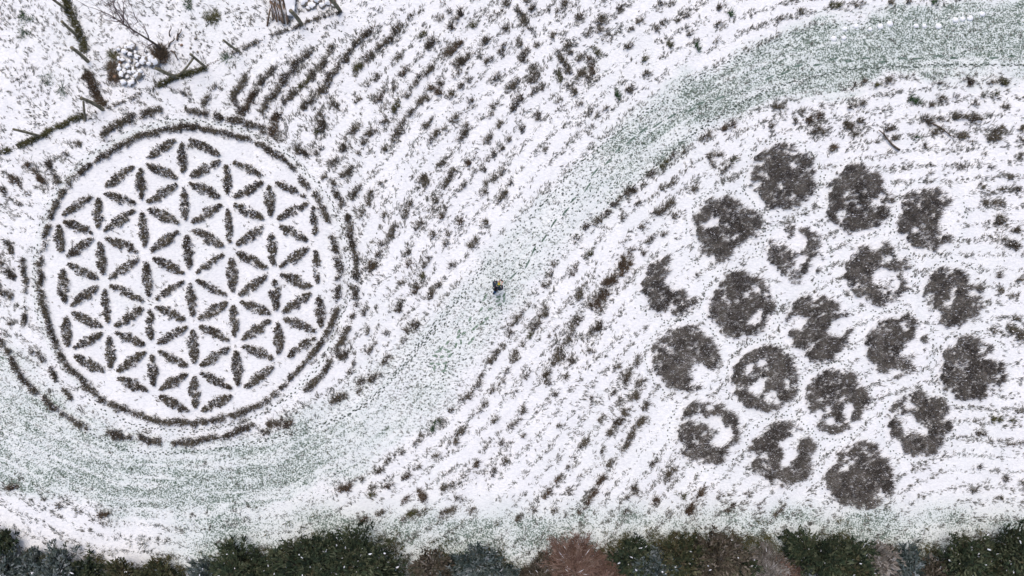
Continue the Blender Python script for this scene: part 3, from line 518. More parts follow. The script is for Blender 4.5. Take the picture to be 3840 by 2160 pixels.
# footprints and wheel ruts
def discs(name, items, mat, lab):
    """items: x, y (traced), length, width (m), angle"""
    A = np.array(items); mx, my = W(A[:, 0], A[:, 1]); n = len(A); k = np.arange(8)*math.pi/4
    jit = rng.uniform(.75, 1.2, (n, 8)); ux = np.cos(k)[None]*A[:, 2:3]/2*jit; uy = np.sin(k)[None]*A[:, 3:4]/2*jit
    c, s = np.cos(A[:, 4:5]), np.sin(A[:, 4:5]); vx = mx[:, None]+ux*c-uy*s; vy = my[:, None]+ux*s+uy*c
    V = np.stack([vx, vy, gz(vx, vy)+.011+.0005*(np.arange(n)[:, None] % 7)], -1).reshape(-1, 3)
    me = raw_mesh(name, V, np.arange(n*8), np.arange(n)*8); return tag(link(name, me, mat), lab, 'footprints', kind='stuff')
MF = flat_mat('trodden_grass', (.035, .048, .040), (.10, .125, .115), 9.0); MR = flat_mat('rut_grass', (.06, .10, .075), (.20, .27, .245), 7.0); MG = flat_mat('pressed_green_grass', (.10, .16, .11), (.30, .38, .34), 9.0)
FP = []
def walk(P, step=7.0, side=3.0, sz=(.11, .17), jit=1.2, skip=.1):
    P = np.array(P, float); d = np.hypot(*np.diff(P, axis=0).T); s = np.concatenate([[0], np.cumsum(d)]); u = np.arange(0, s[-1], step); 
    x = np.interp(u, s, P[:, 0]); y = np.interp(u, s, P[:, 1]); dx = np.gradient(x); dy = np.gradient(y); L = np.hypot(dx, dy)+1e-6
    for i in range(len(u)):
        if rng.random() < skip: continue
        o = side*(1 if i % 2 else -1)*.5
        FP.append((x[i]-dy[i]/L[i]*o+rng.normal(0, jit), y[i]+dx[i]/L[i]*o+rng.normal(0, jit), rng.uniform(*sz), rng.uniform(.06, .085), math.atan2(-dy[i], dx[i])+rng.normal(0, .25)))
Rg = [(428, 301), (486, 301), (544, 311), (622, 327), (680, 358), (739, 400), (774, 439), (801, 463), (832, 502), (855, 556), (875, 618), (881, 677), (875, 754), (852, 808), (828, 870), (799, 925), (758, 967), (719, 1005), (640, 1050), (583, 1068), (486, 1084), (408, 1082), (334, 1068), (272, 1041)]
walk(Rg, 7.5, 4, skip=.05); walk([(272, 1041), (215, 990), (160, 930), (120, 860), (90, 780), (82, 690), (90, 600), (118, 520), (170, 440), (240, 380), (330, 325), (428, 301)], 10, 6, skip=.3)
walk([(215, 1075), (262, 1110), (330, 1135), (420, 1142), (500, 1136), (590, 1122), (660, 1110), (750, 1085), (830, 1060), (880, 1040), (935, 1000), (985, 950), (1040, 880), (1090, 830), (1130, 780), (1180, 720), (1230, 660)], 7.5, 4, skip=.05)
walk([(800, 1075), (860, 1052), (905, 1030), (960, 985), (1010, 930), (1075, 850), (1100, 800)], 7.5, 4)
walk([(2640, 165), (2500, 163), (2350, 163), (2250, 168), (2150, 173), (2060, 190), (1980, 212), (1930, 228), (1860, 262), (1780, 310), (1700, 372), (1640, 425), (1560, 500)], 8, 3, (.14, .24), skip=.03)
walk([(2230, 52), (2140, 60), (2060, 72), (1990, 92), (1930, 110), (1840, 150), (1760, 190), (1690, 235), (1640, 270), (1570, 320), (1500, 375), (1430, 440), (1380, 495), (1330, 550)], 8, 4, skip=.12)
TA = np.array(TRK)
for off in (-62, -48, -30, -14, 4, 22, 38, 52, 66):
    P = []
    for i in range(3, 13):
        a, b = TA[i-1], TA[i+1]; dx, dy = b[0]-a[0], b[1]-a[1]; L = math.hypot(dx, dy); P.append((TA[i][0]+dy/L*off, TA[i][1]-dx/L*off))
    walk(P, 9, 7, (.08, .15), 3.5, .42)
for b in BEDS:
    a0 = rng.uniform(0, 6); P = [(b[0]+(b[2]+17+3*math.sin(6*a))*math.cos(a+a0), b[1]+(b[2]+17+3*math.sin(6*a))*math.sin(a+a0)) for a in np.linspace(0, rng.uniform(3.3, 5.4), 30)]
    walk(P, 8, 3, (.07, .12), 1.5, .22)
walk([(1085, 110), (1120, 90), (1180, 60)], 12, 5, (.05, .08), 4); walk([(945, 400), (1000, 330), (1100, 300), (1180, 240), (1230, 230)], 10, 5, (.05, .08), 3, .2); walk([(905, 700), (960, 560), (1010, 450), (1030, 380), (1080, 320)], 10, 5, (.05, .09), 3, .2)
walk([(600, 60), (720, 95), (850, 60), (950, 40)], 10, 8, (.05, .09), 4, .2)
# loose dots on the grass path and by the fences
for _ in range(5200):
    x, y = rng.uniform(-20, 2600), rng.uniform(0, 1330); d, g, p = track(np.array([x]), np.array([y]))
    wd_ = y < 400-.5*x and x < 900
    pr = .50*g[0] if d[0] < 1 else (.32 if (wd_ or (y < 260-.3*(x-600) and x < 1100)) else .05)
    if rng.random() < pr: FP.append((x, y, rng.uniform(.05, .13), rng.uniform(.04, .07), rng.uniform(0, 3.1)))
discs('footprints', FP, MF, 'dark footprints trodden through the snow along the paths and rings')
RUT = [(2620,143),(2545,141),(2500,145),(2400,146),(2358,141),(2308,147),(2270,146),(2222,155),(2180,146),(2138,153),(2095,149),(2055,164),(2005,167),(1973,184),(1935,196)]
it = [(x, y, .55, .13, math.atan2(-(-8 if x < 2100 else -1), 40)+.05) for x, y in RUT]
it = [(x, y, .60, .13, .45 if x < 2000 else .22 if x < 2100 else .02) for x, y in RUT]
for x, y in ((560+1207.5-0, 20), ):
    pass
for (zx, zy, a) in [(2410, 990, .4), (2210, 1045, .35), (2130, 1105, .5), (1930, 1170, .55), (1790, 1250, .6), (1640, 1310, .65), (1520, 1410, .7)]: it.append((1207.5+zx/4, zy/4, .7, .12, a))
for (zx, zy, a) in [(1390, 60, .75), (1290, 180, .8), (1150, 290, .85), (1080, 440, 1.0), (940, 560, .75), (860, 680, .85), (740, 800, .95), (650, 945, .95), (540, 1070, 1.1), (475, 1210, 1.1), (330, 1330, .8)]: it.append((1207.5+zx/4, 362.2+zy/4, .65, .11, a))
discs('wheel_ruts', it, MR, 'long pressed grass marks along the middle of the green path')
it = [(831.8+x/4, 724.5+y/4, .34, .14, a) for x, y, a in [(1560,80,.9),(1545,110,.9),(1690,90,.2),(1680,130,.4),(1745,70,1.1),(1745,120,1.3),(1700,165,.3),(1610,210,.5),(1515,210,.8),(1400,315,1.1),(1572,310,.8),(1525,355,.6),(1470,385,.8),(1440,410,.7),(1290,440,1.),(1400,550,.9),(1430,510,.9),(1312,545,1.5),(1262,575,1.3),(1175,550,.9),(1115,605,.9),(1190,640,.4),(1120,690,.5),(1200,680,.8),(1150,755,.4),(1085,765,-.3),(1020,760,.2),(1045,810,1.4),(1155,800,1.3),(1140,835,.2),(1050,685,-.3),(1160,620,-.2),(1080,640,.3),(1340,455,.6),(1285,490,.8)]]
discs('boot_marks', it, MG, 'green boot marks in the thin snow behind the walking person')
# ---------------------------------------------------------------- wood and stone
M_POST = flat_mat('weathered_post', (.12, .11, .08), (.26, .24, .17), 5, .85, .4)
M_BARK = flat_mat('bark', (.05, .04, .032), (.15, .12, .10), 7, .85, .4)
M_POLE = flat_mat('peeled_pole', (.10, .070, .048), (.24, .17, .12), 6, .8, .3, snow=.93)
M_STONE = flat_mat('field_stone', (.17, .16, .14), (.30, .27, .23), 4, .85, .4)
M_RUST = flat_mat('brown_stone', (.20, .13, .09), (.30, .20, .14), 4, .85, .4)
M_SNOW = flat_mat('snow_cap', (.80, .83, .88), (.86, .88, .92), 3, .9)
def tube(bm, pts, rads, seg=7, cap=True):
    pts = [Vector(p) for p in pts]; rings = []; prev = None
    for i, p in enumerate(pts):
        d = (pts[min(i+1, len(pts)-1)]-pts[max(i-1, 0)]).normalized()
        if prev is None: a = d.orthogonal().normalized()
        else: a = (prev-d*prev.dot(d)).normalized()
        prev = a; b = d.cross(a)
        rings.append([bm.verts.new(p+(a*math.cos(2*math.pi*k/seg)+b*math.sin(2*math.pi*k/seg))*rads[i]) for k in range(seg)])
    for r0, r1 in zip(rings, rings[1:]):
        for k in range(seg): bm.faces.new((r0[k], r0[(k+1) % seg], r1[(k+1) % seg], r1[k]))
    if cap: bm.faces.new(rings[0][::-1]); bm.faces.new(rings[-1])
def bm_obj(name, bm, mat, parent=None, loc=None, smooth=True):
    me = bpy.data.meshes.new(name); bm.normal_update(); bm.to_mesh(me); bm.free()
    if smooth:
        for f in me.polygons: f.use_smooth = True
    return link(name, me, mat, parent, loc)
def timber(name, bx, by, tx, ty, h, r0, r1, lab, cat, mat=M_POST, group=None, base_z=-.25):
    """round timber from the ground at traced bx,by to a top whose height is h and which is seen at tx,ty"""
    b = P3(bx, by); u, v = W(tx, ty); top = Vector((u*(CAMH-h)/CAMH, v*(CAMH-h)/CAMH, h)); d = top-b
    bm = bmesh.new(); n = 7; pts = []; rd = []; nrm = Vector((-d.y, d.x, 0)); nrm = nrm.normalized() if nrm.length > 1e-6 else Vector((1, 0, 0)); bow = random.uniform(-.05, .05)
    for i in range(n):
        f = i/(n-1); pts.append(d*f+nrm*bow*math.sin(f*math.pi)*1.2); rd.append((r0*(1-f)+r1*f)*random.uniform(.93, 1.07))
    pts.insert(0, -d.normalized()*.2); rd.insert(0, r0)
    tube(bm, pts, rd, 8)
    o = bm_obj(name, bm, mat, None, b); return tag(o, lab, cat, group)
GP = 'wooden posts of the field fence'
timber('fence_post', 103, 344, 33, 325, 1.55, .09, .07, 'grey wooden fence post leaning out, lowest left on the fence line', 'fence post', group=GP)
timber('fence_post', 258, 275, 204, 247, 1.5, .12, .10, 'stout olive corner post where the side fence meets the field fence', 'fence post', group=GP)
timber('fence_brace', 214, 303, 210, 256, 1.25, .06, .055, 'thin upright brace pole propping the stout corner post', 'brace', group='slanting braces of the fence')
timber('fence_post', 222, 155, 179, 119, 1.5, .11, .085, 'side fence post beside the brown grass, second above the corner post', 'fence post', group=GP)
timber('fence_post', 197, 93, 155, 54, 1.5, .09, .075, 'grey side fence post, third above the corner post', 'fence post', group=GP)
timber('fence_post', 168, 24, 133, -2, 1.5, .085, .07, 'topmost side fence post at the upper photo edge', 'fence post', group=GP)
timber('fence_post', 444, 194, 392, 171, 1.5, .115, .10, 'stout olive fence post below the stone heap and bare tree', 'fence post', group=GP)
timber('fence_brace', 446, 190, 486, 147, 1.2, .06, .055, 'slanting brace pole forming a V with the post below the tree', 'brace', group='slanting braces of the fence')
timber('fence_post', 517, 169, 479, 136, 1.5, .08, .07, 'fence post touching the upper end of the slanting brace', 'fence post', group=GP)
timber('fence_post', 600, 129, 562, 101, 1.5, .075, .065, 'lone thin fence post between the bare tree and the pole stack', 'fence post', group=GP)
timber('fence_post', 759, 62, 731, 27, 1.6, .12, .105, 'stout fence post standing right of the stack of poles', 'fence post', group=GP)
timber('fence_post', 856, 28, 826, -6, 1.6, .11, .10, 'fence post at the upper edge right of the big stones', 'fence post', group=GP)
# stack of poles with snow between
for i in range(15):
    f = i/14; x0 = 690+f*52+random.uniform(-3, 3); x1 = 682+f*48+random.uniform(-3, 3); y0 = 46+22*math.sin(f*2.6)*.6-(22 if f > .75 else 0)*1.0+random.uniform(-5, 5)
    b = P3(x0, y0, .10+.10*math.sin(f*math.pi)); e = P3(x1-10, -70, .7+.25*math.sin(f*math.pi))
    bm = bmesh.new(); d = e-b; tube(bm, [d*(k/5)+Vector((random.uniform(-.02, .02), 0, random.uniform(-.02, .02))) for k in range(6)], [.05-.003*k for k in range(6)], 6)
    tag(bm_obj('wooden_pole', bm, M_POLE if f < .45 or i % 3 == 0 else M_BARK, None, b), 'long pole laid in the snow-dusted stack at the upper photo edge', 'pole', 'poles of the leaning stack')
bm = bmesh.new(); b = P3(672, 66); tube(bm, [Vector((0, 0, .03)), P3(683, 38, .35)-b, P3(697, 8, .8)-b], [.05, .045, .04], 6)
tag(bm_obj('wooden_pole', bm, M_POLE, None, b), 'single brown pole splayed out left of the pole stack', 'pole')
# snow drift caught on the stack
bm = bmesh.new(); pts = [(704, -20), (706, 4), (712, 26), (722, 42), (736, 44), (744, 28), (746, 4), (742, -20)]
vs = [bm.verts.new(P3(x, y, .34)-P3(724, 10)) for x, y in pts]; c = bm.verts.new(Vector((0, 0, .52)))
lo = [bm.verts.new(v.co+Vector((0, 0, -.12))) for v in vs]
for k in range(8): bm.faces.new((vs[(k+1) % 8], vs[k], c)); bm.faces.new((vs[k], vs[(k+1) % 8], lo[(k+1) % 8], lo[k]))
bmesh.ops.subdivide_edges(bm, edges=bm.edges[:], cuts=3, use_grid_fill=True)
for v in bm.verts: v.co += Vector((random.uniform(-.03, .03), random.uniform(-.03, .03), random.uniform(-.05, .03)))
tag(bm_obj('snow_drift', bm, M_SNOW, None, P3(724, 10)), 'white snow cap lying over the stack of poles', 'snow', kind='stuff')
# stones
def stone_bm(r, flat=.62, seed=0, sub=2):
    rr = random.Random(seed); bm = bmesh.new(); bmesh.ops.create_icosphere(bm, subdivisions=sub, radius=1)
    ks = [(rr.uniform(-3, 3), rr.uniform(-3, 3), rr.uniform(-3, 3), rr.uniform(0, 6)) for _ in range(4)]; ax = (rr.uniform(.8, 1.25), rr.uniform(.75, 1.1))
    for v in bm.verts:
        n = sum(math.sin(a*v.co.x+b*v.co.y+c*v.co.z+p) for a, b, c, p in ks)*.06
        v.co = Vector((v.co.x*ax[0], v.co.y*ax[1], v.co.z*flat))*r*(1+n)
    return bm
def stone(x, y, r, mat, lab, cap=True, group=None, dz=0, seed=None):
    seed = seed if seed is not None else random.randrange(9999); loc = P3(x, y, r*.3+dz)
    o = bm_obj('stone', stone_bm(r, seed=seed), mat, None, loc); o.rotation_euler = (0, 0, random.uniform(0, 6)); tag(o, lab, 'stone', group)
    if cap:
        bm = stone_bm(r*.93, .62, seed, 3); dx, dy = random.uniform(-.15, .15)*r, random.uniform(-.1, .1)*r
        geo = [v for v in bm.verts if v.co.z < r*.18+r*.30*math.sin(5*v.co.x/r+seed)*math.cos(4*v.co.y/r)]; bmesh.ops.delete(bm, geom=geo, context='VERTS')
        for v in bm.verts: v.co.z = v.co.z*1.05+r*.10; v.co.x += dx; v.co.y += dy
        bm_obj('snow_cap', bm, M_SNOW, o)
    return o
HEAP = [(320,118),(335,122),(347,130),(303,128),(318,133),(334,140),(352,142),(366,134),(300,146),(315,150),(330,154),(346,155),(362,150),(376,142),(308,165),(322,167),(338,170),(354,167),(368,162),(312,180),(327,182),(342,185),(356,180),(300,172),(320,196),(334,198),(347,196),(388,148),(396,156),(306,190),(362,190),(384,162),(330,206),(318,206)]
for k, (x, y) in enumerate(HEAP): stone(x+random.uniform(-4, 4), y+random.uniform(-4, 4), random.uniform(.11, .24), M_STONE, 'snow-capped field stone in the heap left of the bare tree', group='snow-capped stones of the heap', dz=random.uniform(0, .12))
stone(311, 130, .13, M_RUST, 'bare reddish stone near the top of the stone heap', False)
stone(305, 157, .13, M_RUST, 'bare orange-brown stone on the left side of the stone heap', False)
stone(297, 146, .12, M_STONE, 'bare grey stone on the upper left rim of the stone heap', False)
stone(290, 193, .12, M_RUST, 'bare brown stone at the lower left foot of the heap', False)
stone(456, 113, .09, M_RUST, 'small ochre stone right of the bare tree, upper one', False)
stone(496, 130, .09, M_STONE, 'small grey stone right of the bare tree, beside the fence', False)
stone(491, 96, .08, M_STONE, 'small grey stone lying alone above the fence brace', False)
stone(478, 120, .08, M_STONE, 'dark little stone between the bare tree and the fence brace', False)
for k, (x, y, r) in enumerate([(768,4,.30),(784,14,.24),(800,2,.28),(812,16,.22),(826,6,.26),(840,14,.18),(776,22,.18)]): stone(x, y, r, M_STONE, 'big snow-topped stone between the pole stack and the upper fence post', group='big stones by the pole stack')
stone(835, 2, .27, M_RUST, 'large bare brown stone at the upper edge by the fence post', False)
# snow lumps on the upper path
for x, y in [(1490,260),(1575,260),(1720,262),(1890,200),(1960,188),(2035,180),(2160,140),(775,290),(890,262),(1030,292),(1130,265),(1225,240),(662,388),(765,378)]:
    r = random.uniform(.10, .15); o = bm_obj('snow_lump', stone_bm(r, .45), M_SNOW, None, P3(1932+x/4, y/4, .02)); tag(o, 'soft white lump of snow lying on the upper right grass path', 'snow lump', 'snow lumps on the upper path')
# ---------------------------------------------------------------- bare tree
def bare_tree(x, y, H, lean, R, seed, lab, name='bare_tree', levels=5, r0=.08, cnt=9):
    rr = random.Random(seed); root = empty(name, P3(x, y)); tag(root, lab, 'tree')
    bt, bc = bmesh.new(), bmesh.new()
    trunk = [Vector((lean[0]*f*f+.05*math.sin(5*f), lean[1]*f*f+.05*math.cos(4*f), H*f)) for f in np.linspace(0, .8, 9)]; tube(bt, [Vector((0, 0, -.2))]+trunk, [r0*1.3]+[r0*(1-f*.8) for f in np.linspace(0, 1, 9)], 7)
    def br(p, d, L, r, lv):
        n = 5; pts = [p]; q = p.copy(); dd = d.copy()
        for i in range(n): dd = (dd+Vector((rr.gauss(0, .10), rr.gauss(0, .10), rr.gauss(.04, .07)))).normalized(); q = q+dd*L/n; pts.append(q.copy())
        tube(bc, pts, [max(.0035, r*(1-i/(n+.5))) for i in range(n+1)], 4 if lv > 1 else 5, False)
        if lv < levels-1:
            for k in range(rr.randint(3, 4)):
                i = rr.randint(1, n); s = (dd+Vector((rr.gauss(0, .55), rr.gauss(0, .55), rr.gauss(.1, .3)))).normalized(); br(pts[i], s, L*rr.uniform(.45, .72), r*.5, lv+1)
    for k in range(cnt):
        i = rr.randint(2, 8); a = rr.uniform(0, 6.28); d = Vector((math.cos(a)*.8+lean[0]*.25, math.sin(a)*.8+lean[1]*.25, rr.uniform(.5, 1.3))).normalized(); br(trunk[i], d, R*rr.uniform(.55, 1.0), r0*.5, 1)
    br(trunk[-1], Vector((lean[0]*.5, lean[1]*.5, 1)).normalized(), R, r0*.4, 1)
    bm_obj('trunk', bt, M_BARK, root); bm_obj('crown', bc, M_TWIG, root); return root
M_TWIG = flat_mat('twig', (.09, .065, .065), (.20, .15, .15), 7)
bare_tree(405, 124, 4.2, (-.95, .75), 1.75, 11, 'slender bare tree beside the snow-capped stone heap, upper left', cnt=8)
def bush(name, x, y, rad, h, n, mat, lab, cat='bush', **kw):
    a = rng.uniform(0, 6.28, n); r = rad*K*np.sqrt(rng.random(n)); mx, my = W(x+r*np.cos(a), y+r*np.sin(a))
    V, ti = tuft_blades(mx, my, rng.uniform(.08, .16, n), h*(1.05-r/(rad*K))*rng.uniform(.6, 1.2, n)+.1, 3, 8, .03, .014, 2.4, (0, 0), .02)
    return tag(plant_obj(name, V, ti, tuple(P3(x, y)), PM[mat]), lab, cat)
for x, y, rr_, n_, m_, l_ in ((284, 172, .26, 70, 'b', 'brown dead weeds along the left side of the stone heap'), (291, 196, .30, 80, 'b', 'rusty dead weeds at the lower left of the stone heap'), (287, 140, .20, 45, 'o', 'olive weeds at the upper left rim of the stone heap'), (533, 42, .33, 70, 'o', 'olive brown weed patch alone in the snow above the fence'), (66, 45, .30, 45, 'g', 'green weeds near the upper left photo corner, upper patch'), (60, 82, .25, 35, 'g', 'green weeds near the upper left photo corner, lower patch'), (120, 200, .30, 30, 'g', 'scattered green leaves left of the side fence'), (160, 232, .22, 30, 'g', 'curling line of green leaves left of the brown side-fence grass'), (478, 8, .25, 35, 'g', 'green weed tuft at the upper edge between tree and pole stack'), (570, 145, .22, 30, 'g', 'green leafy tuft at the fence line beside the lone thin post')):
    bush('weed_patch', x, y, rr_*1.25, .08, int(n_*(.30 if m_ == 'g' else .5)), m_, l_, 'weeds')
bush('brushwood', 404, 134, .46, .35, 110, 'b', 'brown tangle of brush round the foot of the bare tree')
def stick(x1, y1, x2, y2, r, lab, z1=.05, z2=.12, mat=None, name='dead_branch', twigs=4, group=None):
    b = P3(x1, y1, z1); e = P3(x2, y2, z2); d = e-b; bm = bmesh.new(); s = Vector((-d.y, d.x, 0)).normalized()
    pts = [d*(k/6)+s*math.sin(k*.9)*.06 for k in range(7)]; tube(bm, pts, [r*(1-.1*k) for k in range(7)], 6)
    for k in range(twigs):
        p = pts[random.randint(1, 5)]; q = p+d*random.uniform(.15, .35)+s*random.uniform(-.5, .5)*d.length*.4+Vector((0, 0, random.uniform(0, .15))); tube(bm, [p, (p+q)/2+s*.03, q], [r*.4, r*.3, r*.12], 4)
    return tag(bm_obj(name, bm, mat or M_BARK, None, b), lab, 'branch', group)
stick(428, 92, 434, 70, .04, 'short dark branch standing up in snow above the tangle right of the tree', .05, .3)
stick(446, 102, 456, 74, .055, 'curved mossy branch right of the bare tree, upper one')
stick(430, 128, 452, 150, .05, 'dark branch lying between the bare tree and the fence V'); stick(375, 152, 420, 158, .05, 'mossy branch lying at the foot of the bare tree'); stick(425, 118, 440, 96, .05, 'dark branch rising right from the foot of the bare tree')
stick(2262, 378, 2205, 330, .07, 'snow-dusted fallen branch above the second dense round bed', .1, .2, twigs=3)
stick(2342, 310, 2400, 345, .05, 'fallen branch lying among brown clumps at the upper right')
# ---------------------------------------------------------------- evergreen and brown trees along the lower edge
def crown_mesh(H, R, kind, seed):
    r = np.random.default_rng(seed); Bs, Ts, ws, ts = [], [], [], []
    R = R*1.25; nb = int(115*(R/1.6)**1.4)+30; lb = bmesh.new()
    for k in range(nb):
        f = r.random()**.8; z = H*(.10+.86*f) if kind != 'dome' else H*(.25+.6*f)
        Lb = R*(1-f)**.62*r.uniform(.72, 1.12)+.15 if kind != 'dome' else R*math.sqrt(max(.08, 1-f*f))*r.uniform(.65, 1.1)
        a = r.uniform(0, 6.283); up = r.uniform(.0, .35) if kind != 'dome' else r.uniform(.2, .7)
        d = np.array([math.cos(a), math.sin(a), up]); d /= np.linalg.norm(d); base = np.array([0, 0, z])
        tube(lb, [Vector(base), Vector(base+d*Lb*.5+np.array([0, 0, .03])), Vector(base+d*Lb*.95)], [.022, .014, .005], 4, False)
        dens = 11 if kind != 'twig' else 24; n = int(dens*(Lb+.2)*2.6); s = r.uniform(.18, 1.0, n)**.75*Lb; n_j = .05 if kind == 'cone' else .12
        jit = r.normal(0, n_j, (n, 3)); nc = max(3, int(Lb*5)); sc_ = r.uniform(.3, 1.0, nc)*Lb; cc = base[None]+d[None]*sc_[:, None]+r.normal(0, .13 if kind != 'cone' else .07, (nc, 3)); ci = r.integers(0, nc, n); b = np.where(r.random((n, 1)) < .75, cc[ci]+r.normal(0, .045, (n, 3)), base[None]+d[None]*s[:, None]+jit); tc_ = r.normal(0, .26, nc)[ci]
        side = r.normal(0, 1, (n, 3)); side[:, 2] = np.abs(side[:, 2])*.5; side /= np.linalg.norm(side, axis=1, keepdims=True)
        ln = r.uniform(.10, .24, n)*(1.4 if kind == 'twig' else 1.0)
        tip = b+(d[None]*r.uniform(.4, 1.0, (n, 1))+side*.75)*ln[:, None]
        Bs.append(b); Ts.append(tip); ws.append(r.uniform(.045, .10, n)*(.34 if kind == 'twig' else 1.0)); c = r.random()*.72-.08; ts.append(np.clip(c+tc_+r.random(n)*.30, 0, .9))
    Bs, Ts, ws, ts = map(np.concatenate, (Bs, Ts, ws, ts)); ts = np.where(r.random(len(ts)) < .010, 1.0, ts)
    V, ti = blade_arrays(Bs, Ts, ws, .015, ts); return V, ti, lb
TM = {'dg': plant_mat('dark_needles', [(.010, .018, .010), (.022, .038, .020), (.045, .062, .034), (.035, .040, .020), (.10, .115, .07)]),
 'bl': plant_mat('blue_needles', [(.018, .030, .028), (.045, .065, .062), (.10, .13, .135), (.05, .062, .045), (.19, .22, .23)]),
 'ol': plant_mat('olive_needles', [(.015, .022, .010), (.035, .045, .020), (.065, .072, .036), (.055, .042, .022), (.12, .12, .07)]),
 'br': plant_mat('brown_twigs', [(.025, .022, .016), (.06, .05, .036), (.11, .09, .07), (.05, .052, .03), (.20, .175, .15)]),
 'rd': plant_mat('red_twigs', [(.09, .052, .040), (.16, .10, .080), (.24, .155, .125), (.12, .085, .06), (.30, .22, .19)]),
 'gy': plant_mat('grey_twigs', [(.08, .07, .06), (.16, .14, .125), (.26, .24, .22), (.12, .12, .10), (.36, .34, .33)])}
TREES = [ # x, y(crown centre), R, H, kind, material, name, label
(30,1440,1.25,1.6,'cone','bl','conifer','bluish conifer cut by the lower left photo corner'),
(95,1432,.95,1.3,'cone','bl','conifer','bluish spiky conifer, second from the lower left corner'),
(172,1432,1.25,2.4,'cone','bl','conifer','tall feathery blue-green conifer standing third from the lower left'),
(225,1445,.9,1.4,'cone','dg','conifer','small dark conifer left of the olive bush at the lower edge'),
(18,1358,.75,.8,'dome','dg','evergreen_bush','small dark bush at left edge above the corner conifers'),
(318,1444,.95,1.5,'dome','ol','evergreen_bush','bright olive evergreen bush at lower left, second bush along'),
(405,1452,1.0,1.3,'dome','ol','evergreen_bush','olive evergreen bush just right of the bright olive one'),
(535,1455,1.0,1.5,'cone','bl','conifer','pale blue conifer left of the dark spiky conifer'),
(608,1432,1.45,2.4,'cone','dg','conifer','dark spiky conifer touching the big dark green tree'),
(690,1440,1.1,1.8,'cone','dg','conifer','dark narrow conifer wedged left of the broad green tree'),
(805,1412,1.9,3.0,'dome','dg','evergreen_tree','broad dark green tree, left half of the big pair'),
(900,1400,1.8,2.8,'dome','dg','evergreen_tree','broad dark green tree with brownish tint, right of its twin'),
(850,1462,1.6,2.6,'dome','ol','evergreen_tree','olive tree at lower edge in front of the broad dark pair'),
(965,1436,1.2,2.0,'dome','dg','evergreen_tree','dark tree right end of the broad green pair'),
(1090,1425,1.0,1.6,'dome','br','shrub','brownish grey shrub right of the snow gap'),
(1140,1452,1.1,1.8,'cone','bl','conifer','blue-grey conifer at lower edge near the middle left'),
(1205,1412,1.15,1.9,'dome','bl','evergreen_bush','blue-grey rounded bush between the snow gap and reddish tree'),
(1255,1450,.9,1.4,'cone','bl','conifer','small blue conifer just left of the snowy grass gap'),
(1365,1448,1.0,1.8,'twig','br','bare_shrub','thin brown shrub at the left foot of the reddish tree'),
(1445,1418,1.55,3.0,'twig','rd','bare_tree','reddish-brown bare tree crown at the lower edge'),
(1515,1452,1.3,2.4,'twig','rd','bare_tree','smaller reddish bare crown right of the large reddish tree'),
(1585,1402,1.2,2.0,'dome','dg','evergreen_tree','dark green tree between the reddish tree and brown thicket'),
(1640,1425,1.3,2.2,'dome','bl','evergreen_tree','blue-green tree behind the dark one, right of the reddish tree'),
(1705,1400,1.4,2.4,'dome','ol','evergreen_tree','olive-brown tree in the lower middle right'),
(1795,1392,1.45,2.6,'dome','br','shrub','large brown-grey shrub at the top of the brown thicket'),
(1750,1450,1.3,2.2,'dome','dg','evergreen_tree','dark green tree at lower edge under the brown thicket'),
(1850,1440,1.2,2.2,'dome','dg','evergreen_tree','dark tree left of the pale grey bare shrub'),
(1915,1430,1.15,2.2,'twig','gy','bare_shrub','pale grey bare shrub between two dark green trees'),
(1958,1452,.9,2.0,'twig','rd','bare_shrub','pinkish bare shrub at the edge below the pale grey one'),
(2008,1372,.9,1.6,'cone','dg','conifer','narrow dark green conifer leaning up left of the big green pair'),
(2065,1400,1.35,2.6,'dome','dg','evergreen_tree','big dark green tree, left one of the right-hand pair'),
(2125,1395,1.1,2.4,'dome','dg','evergreen_tree','big dark green tree, right one of the right-hand pair'),
(2100,1450,1.4,2.6,'dome','ol','evergreen_tree','olive tree at lower edge beneath the right-hand pair'),
(2190,1405,1.1,1.8,'dome','gy','shrub','thin greyish shrub beside the big dark green pair'),
(2262,1425,1.2,2.2,'cone','bl','conifer','blue-grey conifer right of the thin greyish shrub'),
(2325,1445,1.0,2.0,'dome','br','shrub','brown shrub at lower edge left of the corner evergreens'),
(2405,1400,1.35,2.6,'dome','dg','evergreen_tree','dark green tree, left one of the lower right corner trees'),
(2475,1430,1.3,2.4,'dome','ol','evergreen_tree','olive tree between the lower right corner evergreens'),
(2520,1375,1.35,2.8,'dome','dg','evergreen_tree','dark green tree against the right edge near the corner'),
(2590,1420,1.5,2.6,'dome','dg','evergreen_tree','dark tree cut by the lower right photo corner'),
]
for i, (x, y, R_, H_, kind, mt, nm, lab) in enumerate(TREES):
    y -= 4; root = empty(nm, P3(x, y)); tag(root, lab, 'tree' if 'tree' in nm or nm == 'conifer' else 'bush')
    H_ *= .62; V, ti, lb = crown_mesh(H_, R_, kind, 100+i); link('crown', blade_mesh('crown', V, ti), TM[mt], root)
    tube(lb, [Vector((0, 0, -.2)), Vector((.03, .02, H_*.5)), Vector((0, 0, H_*.93))], [.09, .055, .012], 7)
    bm_obj('trunk', lb, M_BARK, root)
